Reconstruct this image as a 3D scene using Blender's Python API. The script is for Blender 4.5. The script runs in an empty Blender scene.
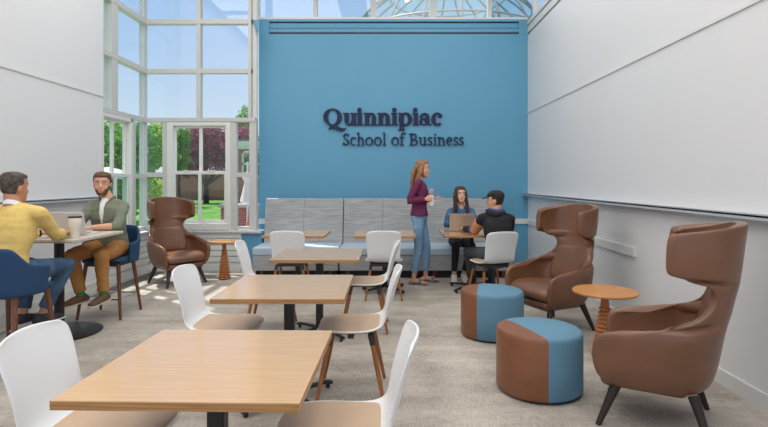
import bpy, math, random
from mathutils import Vector, Matrix, noise
PI = math.pi
R = math.radians
C = bpy.context.scene.collection
random.seed(7)
F = 512.0; VX = 388.0; VY = 181.0; H = 1.41          # lens in pixels, vanishing point, eye height

# ------------------------------------------------------------------ materials
def lin(c):
    return tuple(((v/255)/12.92 if v/255 <= .04045 else ((v/255+.055)/1.055)**2.4) for v in c) + (1,)

def mat(name, rgb, rough=.5, metal=0, spec=.5, coat=0, var=0, scale=(20, 20, 20), bump=0, bscale=None, rgb2=None, detail=4, sheen=0):
    m = bpy.data.materials.new(name); m.use_nodes = True
    nt = m.node_tree; b = nt.nodes['Principled BSDF']
    b.inputs['Base Color'].default_value = lin(rgb)
    b.inputs['Roughness'].default_value = rough
    b.inputs['Metallic'].default_value = metal
    b.inputs['Specular IOR Level'].default_value = spec
    b.inputs['Coat Weight'].default_value = coat
    b.inputs['Coat Roughness'].default_value = .12
    b.inputs['Sheen Weight'].default_value = sheen
    tc = nt.nodes.new('ShaderNodeTexCoord')
    mp = nt.nodes.new('ShaderNodeMapping'); mp.inputs['Scale'].default_value = scale
    nt.links.new(tc.outputs['Object'], mp.inputs['Vector'])
    nz = nt.nodes.new('ShaderNodeTexNoise'); nz.inputs['Scale'].default_value = 1; nz.inputs['Detail'].default_value = detail
    nt.links.new(mp.outputs['Vector'], nz.inputs['Vector'])
    if var or rgb2:
        mx = nt.nodes.new('ShaderNodeMix'); mx.data_type = 'RGBA'
        a = lin(rgb); c2 = lin(rgb2) if rgb2 else tuple(v*(1-var) for v in a[:3])+(1,)
        mx.inputs[6].default_value = a; mx.inputs[7].default_value = c2
        rp = nt.nodes.new('ShaderNodeMapRange'); rp.inputs[1].default_value = .35; rp.inputs[2].default_value = .65
        nt.links.new(nz.outputs['Fac'], rp.inputs[0]); nt.links.new(rp.outputs[0], mx.inputs[0])
        nt.links.new(mx.outputs[2], b.inputs['Base Color'])
    if bump:
        bp = nt.nodes.new('ShaderNodeBump'); bp.inputs['Strength'].default_value = bump; bp.inputs['Distance'].default_value = .01
        if bscale:
            mp2 = nt.nodes.new('ShaderNodeMapping'); mp2.inputs['Scale'].default_value = bscale
            nt.links.new(tc.outputs['Object'], mp2.inputs['Vector'])
            n2 = nt.nodes.new('ShaderNodeTexNoise'); n2.inputs['Scale'].default_value = 1
            nt.links.new(mp2.outputs['Vector'], n2.inputs['Vector']); nt.links.new(n2.outputs['Fac'], bp.inputs['Height'])
        else:
            nt.links.new(nz.outputs['Fac'], bp.inputs['Height'])
        nt.links.new(bp.outputs['Normal'], b.inputs['Normal'])
    return m

M = {}
M['wall'] = mat('wall paint', (224, 224, 226), .55, var=.02, scale=(.6, .6, .6))
M['board'] = mat('writable wall', (226, 226, 228), .33, var=.02, scale=(.6, .6, .6))
M['white'] = mat('white frame', (220, 220, 217), .4)
M['mullion'] = mat('mullion paint', (196, 197, 196), .45)
M['louver'] = mat('louver paint', (226, 228, 226), .45)
M['blue_wall'] = mat('blue paint', (94, 158, 192), .5, var=.03, scale=(.7, .7, .7))
M['blue_dark'] = mat('dark blue slot', (22, 40, 56), .6)
M['ink'] = mat('letter navy', (46, 52, 80), .7, spec=.2)
M['alu'] = mat('aluminium', (206, 210, 214), .35, metal=.35)
M['slot'] = mat('dark slot', (40, 40, 42), .6)
M['ceil'] = mat('ceiling paint', (236, 236, 236), .7)
M['shell'] = mat('white plastic shell', (236, 238, 240), .32)
M['tan'] = mat('tan vinyl', (198, 168, 138), .36, var=.06, scale=(6, 6, 6), bump=.05, bscale=(200, 200, 200))
M['leg_wood'] = mat('walnut leg', (170, 108, 62), .4, rgb2=(136, 82, 44), scale=(60, 60, 6))
M['stool_wood'] = mat('stool leg wood', (124, 76, 52), .45, rgb2=(96, 56, 38), scale=(60, 60, 6))
M['black'] = mat('black metal', (26, 26, 28), .4)
M['bracket'] = mat('dark grey bracket', (52, 50, 50), .5)
M['leather'] = mat('brown leather', (122, 84, 62), .28, rgb2=(110, 75, 54), scale=(5, 5, 5), bump=.06, bscale=(120, 120, 120))
M['dark_leg'] = mat('espresso leg', (42, 32, 28), .4)
M['ott_leather'] = mat('ottoman leather', (140, 90, 62), .4, rgb2=(128, 80, 54), scale=(6, 6, 6), bump=.06, bscale=(150, 150, 150))
M['ott_blue'] = mat('ottoman blue fabric', (98, 140, 164), .85, var=.06, scale=(120, 120, 120), bump=.1)
M['table_side'] = mat('honey wood', (208, 148, 90), .35, rgb2=(188, 126, 72), scale=(10, 60, 10))
M['cone_wood'] = mat('turned wood', (200, 134, 84), .4, rgb2=(178, 112, 68), scale=(30, 30, 8))
M['stool_blue'] = mat('navy blue fabric', (30, 66, 104), .8, var=.12, scale=(150, 150, 150), bump=.1)
M['chrome'] = mat('chrome', (200, 202, 205), .15, metal=1)
M['bench_seat'] = mat('pale blue grey fabric', (176, 194, 208), .9, var=.05, scale=(80, 80, 80), bump=.1)
M['bench'] = mat('streaked grey fabric', (176, 178, 178), .9, rgb2=(146, 149, 152), scale=(3.5, 3.5, 60), detail=6, bump=.1)
M['kick'] = mat('dark plinth', (44, 40, 38), .7)
M['bench_leg'] = mat('red brown wood', (110, 56, 36), .5)
M['white_table'] = mat('white oak laminate', (222, 212, 200), .35, rgb2=(206, 194, 180), scale=(3, 30, 10))
M['edge'] = mat('edge band', (196, 172, 140), .5)
M['laptop_tan'] = mat('sand laptop', (176, 162, 148), .35, metal=.3)
M['laptop_grey'] = mat('silver laptop', (216, 214, 212), .4)
M['logo'] = mat('lid mark', (196, 150, 84), .4)
M['screen'] = mat('laptop screen', (30, 34, 40), .2)
M['cup'] = mat('cream tumbler', (236, 230, 218), .4)
M['cup_lid'] = mat('dark lid', (60, 58, 56), .3)
M['cup_white'] = mat('white bottle', (238, 238, 238), .35)
M['cup_grey'] = mat('grey clear lid', (150, 152, 154), .2)
M['grille'] = mat('floor grille', (120, 122, 124), .4, metal=.4)
# outdoors
M['grass'] = mat('lawn grass', (136, 178, 84), .9, rgb2=(98, 146, 56), scale=(.5, .5, .5), detail=8)
M['stone'] = mat('patio stone', (190, 184, 176), .9, var=.1, scale=(1, 1, 1))
M['bark'] = mat('bark', (92, 76, 66), .9, var=.3, scale=(8, 8, 3))
M['wood_out'] = mat('patio chair wood', (176, 106, 72), .6)
M['umbrella'] = mat('canvas', (238, 222, 216), .8)
M['dome_steel'] = mat('dome steel', (150, 140, 138), .5)
M['slate'] = mat('roof slate', (120, 116, 116), .8, var=.2, scale=(3, 3, 8))

def leafm(name, c1, c2):
    m = bpy.data.materials.new(name); m.use_nodes = True; nt = m.node_tree; nt.nodes.clear()
    o = nt.nodes.new('ShaderNodeOutputMaterial'); mx = nt.nodes.new('ShaderNodeMixShader'); d = nt.nodes.new('ShaderNodeBsdfDiffuse'); t = nt.nodes.new('ShaderNodeBsdfTranslucent')
    tc = nt.nodes.new('ShaderNodeTexCoord'); nz = nt.nodes.new('ShaderNodeTexNoise'); nz.inputs['Scale'].default_value = 2.2; nz.inputs['Detail'].default_value = 5
    c = nt.nodes.new('ShaderNodeMix'); c.data_type = 'RGBA'; c.inputs[6].default_value = lin(c1); c.inputs[7].default_value = lin(c2)
    rp = nt.nodes.new('ShaderNodeMapRange'); rp.inputs[1].default_value = .35; rp.inputs[2].default_value = .65
    nt.links.new(tc.outputs['Object'], nz.inputs['Vector']); nt.links.new(nz.outputs['Fac'], rp.inputs[0]); nt.links.new(rp.outputs[0], c.inputs[0])
    for x in (d, t): nt.links.new(c.outputs[2], x.inputs[0])
    mx.inputs[0].default_value = .5; nt.links.new(d.outputs[0], mx.inputs[1]); nt.links.new(t.outputs[0], mx.inputs[2]); nt.links.new(mx.outputs[0], o.inputs[0]); return m
M['leaf_purple'] = leafm('purple leaves', (190, 118, 126), (104, 60, 78))
M['leaf_green'] = leafm('green leaves', (140, 186, 88), (92, 150, 66))
M['leaf_light'] = leafm('yellow green leaves', (200, 216, 116), (150, 184, 88))
def brick(name, c1, c2, mortar):
    m = bpy.data.materials.new(name); m.use_nodes = True; nt = m.node_tree; b = nt.nodes['Principled BSDF']
    b.inputs['Roughness'].default_value = .9
    tc = nt.nodes.new('ShaderNodeTexCoord'); sp = nt.nodes.new('ShaderNodeSeparateXYZ'); cb = nt.nodes.new('ShaderNodeCombineXYZ')
    ad = nt.nodes.new('ShaderNodeMath'); ad.operation = 'ADD'
    nt.links.new(tc.outputs['Object'], sp.inputs[0]); nt.links.new(sp.outputs[0], ad.inputs[0]); nt.links.new(sp.outputs[1], ad.inputs[1])
    nt.links.new(ad.outputs[0], cb.inputs[0]); nt.links.new(sp.outputs[2], cb.inputs[1])
    bt = nt.nodes.new('ShaderNodeTexBrick'); bt.inputs['Scale'].default_value = 4
    bt.inputs['Color1'].default_value = lin(c1); bt.inputs['Color2'].default_value = lin(c2); bt.inputs['Mortar'].default_value = lin(mortar)
    nt.links.new(cb.outputs[0], bt.inputs['Vector']); nt.links.new(bt.outputs['Color'], b.inputs['Base Color'])
    return m
M['brick'] = brick('red brick', (176, 98, 84), (150, 80, 70), (190, 160, 148))
M['brick_wall'] = brick('garden wall brick', (200, 118, 102), (176, 100, 90), (200, 158, 146))

def wood_top():
    m = bpy.data.materials.new('maple laminate'); m.use_nodes = True; nt = m.node_tree; b = nt.nodes['Principled BSDF']
    tc = nt.nodes.new('ShaderNodeTexCoord'); mp = nt.nodes.new('ShaderNodeMapping'); mp.inputs['Scale'].default_value = (4, 90, 30)
    nz = nt.nodes.new('ShaderNodeTexNoise'); nz.inputs['Scale'].default_value = 1; nz.inputs['Detail'].default_value = 5
    cr = nt.nodes.new('ShaderNodeValToRGB')
    cr.color_ramp.elements[0].position = .3; cr.color_ramp.elements[0].color = lin((208, 164, 114))
    cr.color_ramp.elements[1].position = .7; cr.color_ramp.elements[1].color = lin((218, 177, 127))
    nt.links.new(tc.outputs['Object'], mp.inputs[0]); nt.links.new(mp.outputs[0], nz.inputs['Vector'])
    nt.links.new(nz.outputs['Fac'], cr.inputs[0]); nt.links.new(cr.outputs[0], b.inputs['Base Color'])
    b.inputs['Roughness'].default_value = .2; b.inputs['Specular IOR Level'].default_value = .75; b.inputs['Coat Weight'].default_value = .6; b.inputs['Coat Roughness'].default_value = .1
    return m
M['maple'] = wood_top()
M['maple_edge'] = mat('maple plywood edge', (190, 142, 88), .4, rgb2=(150, 106, 62), scale=(3, 3, 260))

def carpet():
    m = bpy.data.materials.new('woven carpet'); m.use_nodes = True; nt = m.node_tree; b = nt.nodes['Principled BSDF']
    b.inputs['Roughness'].default_value = .95; b.inputs['Specular IOR Level'].default_value = .15
    tc = nt.nodes.new('ShaderNodeTexCoord')
    def nz(scale, det=3):
        mp = nt.nodes.new('ShaderNodeMapping'); mp.inputs['Scale'].default_value = scale
        n = nt.nodes.new('ShaderNodeTexNoise'); n.inputs['Scale'].default_value = 1; n.inputs['Detail'].default_value = det
        nt.links.new(tc.outputs['Object'], mp.inputs[0]); nt.links.new(mp.outputs[0], n.inputs['Vector']); return n.outputs['Fac']
    def ad(a, b_, op='ADD'):
        n = nt.nodes.new('ShaderNodeMath'); n.operation = op
        nt.links.new(a, n.inputs[0])
        if isinstance(b_, (int, float)): n.inputs[1].default_value = b_
        else: nt.links.new(b_, n.inputs[1])
        return n.outputs[0]
    s = ad(ad(nz((10, 190, 1)), nz((190, 12, 1))), ad(nz((1.2, 5, 1), 5), nz((2.5, .8, 1), 5)))
    s = ad(s, .25, 'MULTIPLY')
    cr = nt.nodes.new('ShaderNodeValToRGB')
    cr.color_ramp.elements[0].position = .40; cr.color_ramp.elements[0].color = lin((140, 132, 123))
    cr.color_ramp.elements[1].position = .60; cr.color_ramp.elements[1].color = lin((203, 194, 183))
    nt.links.new(s, cr.inputs[0]); nt.links.new(cr.outputs[0], b.inputs['Base Color'])
    bp = nt.nodes.new('ShaderNodeBump'); bp.inputs['Strength'].default_value = .2; bp.inputs['Distance'].default_value = .004
    nt.links.new(s, bp.inputs['Height']); nt.links.new(bp.outputs[0], b.inputs['Normal'])
    return m
M['carpet'] = carpet()

def glass(name, tint, refl=.07, shadow_tint=None):
    m = bpy.data.materials.new(name); m.use_nodes = True; nt = m.node_tree; nt.nodes.clear()
    o = nt.nodes.new('ShaderNodeOutputMaterial'); mx = nt.nodes.new('ShaderNodeMixShader')
    t = nt.nodes.new('ShaderNodeBsdfTransparent'); t.inputs[0].default_value = lin(tint)
    g = nt.nodes.new('ShaderNodeBsdfGlossy'); g.inputs['Roughness'].default_value = .02
    mx.inputs[0].default_value = refl
    nt.links.new(t.outputs[0], mx.inputs[1]); nt.links.new(g.outputs[0], mx.inputs[2]); nt.links.new(mx.outputs[0], o.inputs[0])
    return m
M['glass'] = glass('clear glass', (250, 253, 254), .05)
M['glass_screen'] = glass('screened glass', (230, 240, 238), .06)
M['glass_dome'] = glass('dome glass', (228, 245, 243), .12)
M['glass_dark'] = glass('far window glass', (90, 110, 125), .3)

# ------------------------------------------------------------------ mesh helpers
class MB:
    def __init__(s): s.v = []; s.f = []
    def add(s, vs, fs):
        o = len(s.v); s.v += [Vector(v) for v in vs]; s.f += [tuple(i+o for i in f) for f in fs]; return s
    def box(s, x0, x1, y0, y1, z0, z1):
        v = [(x, y, z) for z in (z0, z1) for y in (y0, y1) for x in (x0, x1)]
        return s.add(v, [(0, 2, 3, 1), (4, 5, 7, 6), (0, 1, 5, 4), (2, 6, 7, 3), (0, 4, 6, 2), (1, 3, 7, 5)])
    def prism(s, poly, y0, y1):           # polygon in x,z, extruded along y
        n = len(poly); v = [(p[0], y0, p[1]) for p in poly] + [(p[0], y1, p[1]) for p in poly]
        f = [tuple(range(n)), tuple(reversed(range(n, 2*n)))] + [(i, i+n, (i+1) % n+n, (i+1) % n) for i in range(n)]
        return s.add(v, f)
    def rings(s, rings, cap=True):
        n = len(rings[0]); v = [p for r in rings for p in r]; f = []
        for k in range(len(rings)-1):
            for i in range(n):
                j = (i+1) % n; f.append((k*n+i, k*n+j, (k+1)*n+j, (k+1)*n+i))
        if cap:
            f.append(tuple(reversed(range(n)))); f.append(tuple(range((len(rings)-1)*n, len(rings)*n)))
        return s.add(v, f)
    def tube(s, pts, rad, seg=12, side=None, rounded=False):
        """pts: positions; rad: radius or list of radii or (side, front) pairs"""
        pts = [Vector(p) for p in pts]
        if not isinstance(rad, (list, tuple)): rad = [rad]*len(pts)
        rad = [(r, r) if not isinstance(r, (tuple, list)) else r for r in rad]
        if rounded:
            d0 = (pts[0]-pts[1]).normalized(); d1 = (pts[-1]-pts[-2]).normalized()
            m0 = min(rad[0]); m1 = min(rad[-1])
            P = [pts[0]+d0*m0, pts[0]+d0*m0*.8, pts[0]+d0*m0*.45] + pts + [pts[-1]+d1*m1*.45, pts[-1]+d1*m1*.8, pts[-1]+d1*m1]
            sc = lambda r, k: (r[0]*k, r[1]*k)
            rad = [sc(rad[0], .15), sc(rad[0], .6), sc(rad[0], .89)] + rad + [sc(rad[-1], .89), sc(rad[-1], .6), sc(rad[-1], .15)]
            pts = P
        rs = []; up = Vector(side) if side else None
        for i, p in enumerate(pts):
            a = pts[max(i-1, 0)]; b = pts[min(i+1, len(pts)-1)]; t = (b-a).normalized()
            if up is None: up = t.orthogonal().normalized()
            u = (up - t*up.dot(t)).normalized(); 
            if side is None: up = u
            w = t.cross(u)
            rs.append([p+u*math.cos(2*PI*k/seg)*rad[i][0]+w*math.sin(2*PI*k/seg)*rad[i][1] for k in range(seg)])
        return s.rings(rs)
    def ell(s, c, r, seg=14, rot=None):
        c = Vector(c); rs = []; n = 9
        for i in range(n):
            a = -PI/2+PI*(i+.25)/(n-.5)
            rs.append([Vector((math.cos(2*PI*k/seg)*math.cos(a)*r[0], math.sin(2*PI*k/seg)*math.cos(a)*r[1], math.sin(a)*r[2])) for k in range(seg)])
        if rot is not None: rs = [[rot@p for p in q] for q in rs]
        return s.rings([[p+c for p in q] for q in rs])
    def lathe(s, prof, c=(0, 0, 0), seg=32):
        rs = [[(c[0]+r*math.cos(2*PI*k/seg), c[1]+r*math.sin(2*PI*k/seg), c[2]+z) for k in range(seg)] for r, z in prof]
        return s.rings(rs)
    def grid(s, rows):
        n = len(rows[0]); v = [p for r in rows for p in r]
        return s.add(v, [(k*n+i, k*n+i+1, (k+1)*n+i+1, (k+1)*n+i) for k in range(len(rows)-1) for i in range(n-1)])
    def build(s, name, m, parent=None, smooth=35, bevel=0, sub=0, solid=0, solid_off=-1, loc=None, even=True):
        me = bpy.data.meshes.new(name); me.from_pydata([tuple(v) for v in s.v], [], s.f); me.update()
        import bmesh
        bm = bmesh.new(); bm.from_mesh(me); bmesh.ops.recalc_face_normals(bm, faces=bm.faces); bm.to_mesh(me); bm.free()
        o = bpy.data.objects.new(name, me); C.objects.link(o)
        for mm in (m if isinstance(m, list) else [m]): me.materials.append(mm)
        if parent: o.parent = parent
        if loc: o.location = loc
        if smooth:
            me.shade_smooth(); me.set_sharp_from_angle(angle=R(smooth if not (sub or solid) else 180))
        if solid:
            k = o.modifiers.new('so', 'SOLIDIFY'); k.thickness = solid; k.offset = solid_off; k.use_even_offset = even
        if bevel:
            k = o.modifiers.new('be', 'BEVEL'); k.width = bevel; k.segments = 3; k.limit_method = 'ANGLE'; k.harden_normals = False
        if sub:
            k = o.modifiers.new('su', 'SUBSURF'); k.levels = sub; k.render_levels = sub
        return o

def remesh(mb, name, m, parent, voxel=.008, smooth_it=3, fold=0, fscale=9):
    me = bpy.data.meshes.new('tmp'); me.from_pydata([tuple(v) for v in mb.v], [], mb.f); me.update()
    import bmesh
    bm = bmesh.new(); bm.from_mesh(me); bmesh.ops.recalc_face_normals(bm, faces=bm.faces); bm.to_mesh(me); bm.free()
    t = bpy.data.objects.new('tmp', me); C.objects.link(t)
    k = t.modifiers.new('r', 'REMESH'); k.mode = 'VOXEL'; k.voxel_size = voxel
    k = t.modifiers.new('s', 'SMOOTH'); k.iterations = smooth_it; k.factor = .5
    dg = bpy.context.evaluated_depsgraph_get()
    out = bpy.data.meshes.new_from_object(t.evaluated_get(dg)); out.name = name
    bpy.data.objects.remove(t); bpy.data.meshes.remove(me)
    if fold:
        ns = [v.normal.copy() for v in out.vertices]
        for v, n in zip(out.vertices, ns):
            a = noise.noise(Vector((v.co.x*fscale, v.co.y*fscale, v.co.z*fscale*1.8)))
            b = 1-abs(noise.noise(Vector((v.co.x*fscale*.8+5, v.co.y*fscale*.8, v.co.z*fscale*2.2))))*2
            v.co += n*(a*fold*.7+b*fold*.6)
        out.update()
    out.shade_smooth()
    out.materials.clear(); out.materials.append(m)
    o = bpy.data.objects.new(name, out); C.objects.link(o); o.parent = parent
    return o

def tag(o, label=None, cat=None, group=None, kind=None):
    if label: o['label'] = label
    if cat: o['category'] = cat
    if group: o['group'] = group
    if kind: o['kind'] = kind
    return o
def empty(name, loc, rz=0, label=None, cat=None, group=None):
    o = bpy.data.objects.new(name, None); C.objects.link(o); o.location = loc; o.rotation_euler.z = rz
    o.empty_display_size = .1
    return tag(o, label, cat, group)
def copy_tree(o, parent=None):
    c = o.copy(); C.objects.link(c)
    if parent: c.parent = parent
    for ch in [x for x in bpy.data.objects if x.parent == o and x is not c]: copy_tree(ch, c)
    return c
def struct(mb, name, m, **k):
    o = mb.build(name, m, smooth=0, **k); o['kind'] = 'structure'; return o

# ------------------------------------------------------------------ room shell
XL, XR, YB, YG, YW = -3.8, 2.32, -3.0, 8.1, 8.5
ZT = 5.2
def vx(px, Y): return (px-VX)/F*Y
def vz(py, Y): return H+(VY-py)/F*Y

struct(MB().box(XL-.2, XR+.2, YB, YW+.3, -.2, 0), 'floor', M['carpet'])
struct(MB().box(XL-.2, XR+.2, YB, YW+.3, ZT, ZT+.15), 'ceiling', M['ceil'])  # opaque slab added out of view to keep the sun out of the room
# left wall: lower writable part, small step in between, upper part
wl = MB(); wl.box(XL-.2, XL, YB, 6.83, 0, 2.535); wl.box(XL-.2, XL+.0, YB, 6.83, 2.55, ZT); wl.box(XL-.2, XL-.02, YB, 6.83, 2.5, 2.6)
struct(wl, 'wall_left', M['board'])
wr = MB(); wr.box(XR, XR+.2, YB, YW+.3, 0, 2.535); wr.box(XR, XR+.2, YB, YW+.3, 2.55, 3.83); wr.box(XR+.02, XR+.2, YB, YW+.3, 2.5, 2.6)
struct(wr, 'wall_right', M['board'])
struct(MB().box(XR-.012, XR+.02, YB, YW, 2.53, 2.552), 'trim_1', M['white'])
struct(MB().box(XL-.02, XL+.012, YB, 6.83, 2.53, 2.552), 'trim_2', M['white'])
# slot and head band on top of the right wall
struct(MB().box(XR+.08, XR+.2, YB, YW+.3, 3.83, 3.87), 'trim_3', M['slot'])
struct(MB().box(XR+.0, XR+.2, YB, YW+.3, 3.87, 3.97).box(XR+.02, XR+.2, YB, YW+.3, 3.97, 4.0).box(XR-.01, XR+.2, YB, YW+.3, 4.0, 4.06), 'trim_4', M['white'])
struct(MB().box(XR-.015, XR, YB, YW, 0, .105), 'baseboard_right', M['white'])
struct(MB().box(XL, XL+.015, YB, 6.83, 0, .105), 'baseboard_left', M['white'])
# right clerestory glazing (side light above the wall) and its bars
cl = struct(MB().box(XR+.09, XR+.1, YB, YW+.3, 4.06, ZT), 'window_5', M['glass'])
b = MB()
for k in range(9): b.box(XR+.04, XR+.14, YB+.1+k*1.4, YB+.17+k*1.4, 4.06, ZT)
fr = b.build('window_frame', M['white'], cl, smooth=0)
# blue wall with a recessed slot at its head
bw = MB(); X0 = vx(259, YW); XE = XR
zs0, zs1, zt = vz(34, YW), vz(21.5, YW), vz(19.5, YW)
xs0, xs1 = vx(269, YW), vx(519, YW)
bw.box(X0, XE, YW, YW+.25, 0, zs0); bw.box(X0, xs0, YW, YW+.25, zs0, zt); bw.box(xs1, XE, YW, YW+.25, zs0, zt)
bw.box(xs0, xs1, YW+.1, YW+.25, zs0, zt); bw.box(xs0, xs1, YW, YW+.25, zs1, zt)
zm = (zs0+zs1)/2
bw.box(xs0, xs1, YW+.02, YW+.12, zs0+.035, zm-.006); bw.box(xs0, xs1, YW+.03, YW+.12, zm+.006, zs1-.02)
bw.prism([(vx(252, 8.1), vz(19.5, 8.1)), (vx(259.3, 8.1), vz(34, 8.1)), (vx(259.3, 8.1), vz(19.5, 8.1))], 8.11, 8.16)
struct(bw, 'wall_rear', M['blue_wall'])
struct(MB().box(xs0, xs1, YW+.01, YW+.05, zs0, zs0+.03), 'trim_5', M['blue_dark'])
struct(MB().box(vx(252, 8.1), XE, YW-.01, YW+.3, zt, zt+.035), 'trim_6', M['white'])
# chair rail strips
zr0, zr1 = .70, .785
struct(MB().box(X0, XR, YW-.02, YW, zr0, zr1), 'trim_7', M['white'])
struct(MB().box(XR-.02, XR, 4.79, YW-.02, zr0, zr1), 'trim_8', M['white'])
# writing ledges
def ledge(name, x0, x1, y0, y1):
    s = 1 if x1 > 0 else -1; a = XR if s > 0 else XL
    m = MB(); w = lambda p: sorted((a, a-s*p))
    q = w(.095); m.box(q[0], q[1], y0, y1, 1.19, 1.202)
    l = sorted((a-s*.085, a-s*.095)); m.box(l[0], l[1], y0, y1, 1.172, 1.212)
    q = w(.03); m.box(q[0], q[1], y0, y1, 1.14, 1.192)
    return struct(m, name, M['alu'])
ledge('trim_9', 2.2, XR, YB+.5, YW-.02); ledge('trim_10', XL, -3.7, YB+.5, 6.75)
# column
struct(MB().lathe([(.066, .655), (.066, ZT)], (vx(254, 8.2), 8.2, 0), 24), 'trim_11', M['white'])

# glazed walls -----------------------------------------------------
g = YG
def rx(p): return vx(p, g)
def rz(p): return vz(p, g)
f = MB()
def vb(m, p0, p1, z0, z1, d=.082): m.box(rx(p0), rx(p1), g-d/2, g+d/2+.02, z0, z1)
def hb(m, p0, p1, y1, y0, d=.09): m.box(rx(p0), rx(p1), g-d/2, g+d/2+.02, rz(y1), rz(y0))
f.box(XL-.12, XL-.045, g-.035, g+.08, .6, ZT)
vb(f, 197.2, 201.4, rz(120), ZT); vb(f, 249, 252, rz(120), ZT, .1)
hb(f, 144, 252, 24.4, 19.8); hb(f, 144, 252, 73.6, 69.2); hb(f, 144, 256, 122, 118, .11)
vb(f, 163.5, 168.5, .62, rz(120)); vb(f, 231.5, 237, .62, rz(120)); vb(f, 250, 257, .62, rz(120))
hb(f, 144, 165, 177, 172.5); hb(f, 235, 252, 177, 172.5)
hb(f, 144, 165, 229, 226.5); hb(f, 235, 252, 229, 226.5)
f.box(XL, rx(260), g-.04, g+.08, ZT-.1, ZT)
w1 = f.build('window_1', M['mullion'], None, smooth=0); w1['kind'] = 'structure'
gl = MB()
for a, b_, t, u in ((146, 196, -60, 19), (202, 250, -60, 19), (146, 196, 25, 68), (202, 250, 25, 68), (146, 196, 74, 117), (202, 250, 74, 117),
                    (146, 164, 122, 173), (146, 164, 177, 227), (236, 251, 122, 173), (236, 251, 177, 227)):
    gl.box(rx(a), rx(b_), g+.005, g+.013, rz(u), min(rz(t), ZT-.05))
gl.build('window_pane', M['glass'], w1, smooth=0)
def sash(parent, nm, fx, u0, u1, z0, z1, st=.05, off=0, glassm='glass', mun=True):
    """fx(u0,u1,d0,d1,z0,z1) adds a box along the wall"""
    m = MB()
    for a in ((u0, u0+st, z0, z1), (u1-st, u1, z0, z1), (u0+st, u1-st, z0, z0+st), (u0+st, u1-st, z1-st, z1)):
        fx(m, a[0], a[1], off-.02, off+.02, a[2], a[3])
    if mun: c = (u0+u1)/2; fx(m, c-.025, c+.025, off-.019, off+.019, z0+st, z1-st)
    o = m.build(nm, M['white'], parent, smooth=0, bevel=.004)
    p = MB(); fx(p, u0+st*.8, u1-st*.8, off-.004, off+.004, z0+st*.8, z1-st*.8); p.build('pane', M[glassm], o, smooth=0)
    return o
def fy(m, a, b_, d0, d1, z0, z1): m.box(a, b_, g+d0, g+d1, z0, z1)
w2f = MB()
for a in ((168.5, 174, 122.5, 230), (226.5, 231.5, 122.5, 230)): w2f.box(rx(a[0]), rx(a[1]), g-.06, g+.07, rz(a[3]), rz(a[2]))
w2f.box(rx(174), rx(226.5), g-.06, g+.07, rz(126), rz(122.5)); w2f.box(rx(170), rx(231), g-.075, g+.07, rz(229.5), rz(223))
w2 = w2f.build('window_2', M['white'], None, smooth=0, bevel=.005); w2['kind'] = 'structure'
sash(w2, 'upper_sash', fy, rx(173), rx(228), rz(174.5), rz(125), .045, .025)
sash(w2, 'lower_sash', fy, rx(173), rx(228), rz(223), rz(171), .05, -.02, 'glass_screen')
lk = MB()
for p in (187, 213): lk.box(rx(p)-.03, rx(p)+.03, g-.06, g-.035, rz(171)-.002, rz(171)+.012)
lk.build('latch', M['white'], w2, smooth=0)
# left glazed wall
f = MB()
XQ = XL-.05
def lb(m, y0, y1, d0, d1, z0, z1): m.box(XQ+min(d0, d1), XQ+max(d0, d1), y0, y1, z0, z1)
lb(f, 7.06, 7.22, -.065, .045, 2.37, ZT); lb(f, 6.80, 6.88, -.065, .03, .6, ZT)
for z0, z1 in ((3.885, 3.957), (3.112, 3.184), (2.335, 2.40)): lb(f, 6.83, g, -.06, .05, z0, z1)
lb(f, 7.60, 7.72, -.055, .046, .62, 2.36); lb(f, 7.72, g, -.05, .04, 1.45, 1.52); lb(f, 7.72, g, -.05, .04, .62, .70)
lb(f, 6.83, g, -.06, .05, ZT-.1, ZT)
w3 = f.build('window_3', M['mullion'], None, smooth=0); w3['kind'] = 'structure'
gl = MB()
for y0, y1, z0, z1 in ((6.86, 7.06, 3.95, ZT-.05), (7.22, g-.05, 3.95, ZT-.05), (6.86, 7.06, 3.18, 3.88), (7.22, g-.05, 3.18, 3.88),
                       (6.86, 7.06, 2.4, 3.12), (7.22, g-.05, 2.4, 3.12), (7.72, g-.05, 1.5, 2.35), (7.72, g-.05, .7, 1.46)):
    lb(gl, y0, y1, -.012, -.004, z0, z1)
gl.build('window_pane', M['glass'], w3, smooth=0)
def fl(m, a, b_, d0, d1, z0, z1): m.box(XQ-d1, XQ-d0, a, b_, z0, z1)
w4f = MB()
for y0, y1, z0, z1 in ((6.76, 6.84, .62, 2.33), (7.55, 7.60, .62, 2.33), (6.83, 7.6, 2.28, 2.33), (6.83, 7.6, .62, .70)): lb(w4f, y0, y1, -.07, .06, z0, z1)
w4 = w4f.build('window_4', M['white'], None, smooth=0, bevel=.005); w4['kind'] = 'structure'
sash(w4, 'upper_sash', fl, 6.80, 7.56, 1.47, 2.29, .045, .025)
sash(w4, 'lower_sash', fl, 6.80, 7.56, .70, 1.52, .05, -.02, 'glass_screen')
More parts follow.
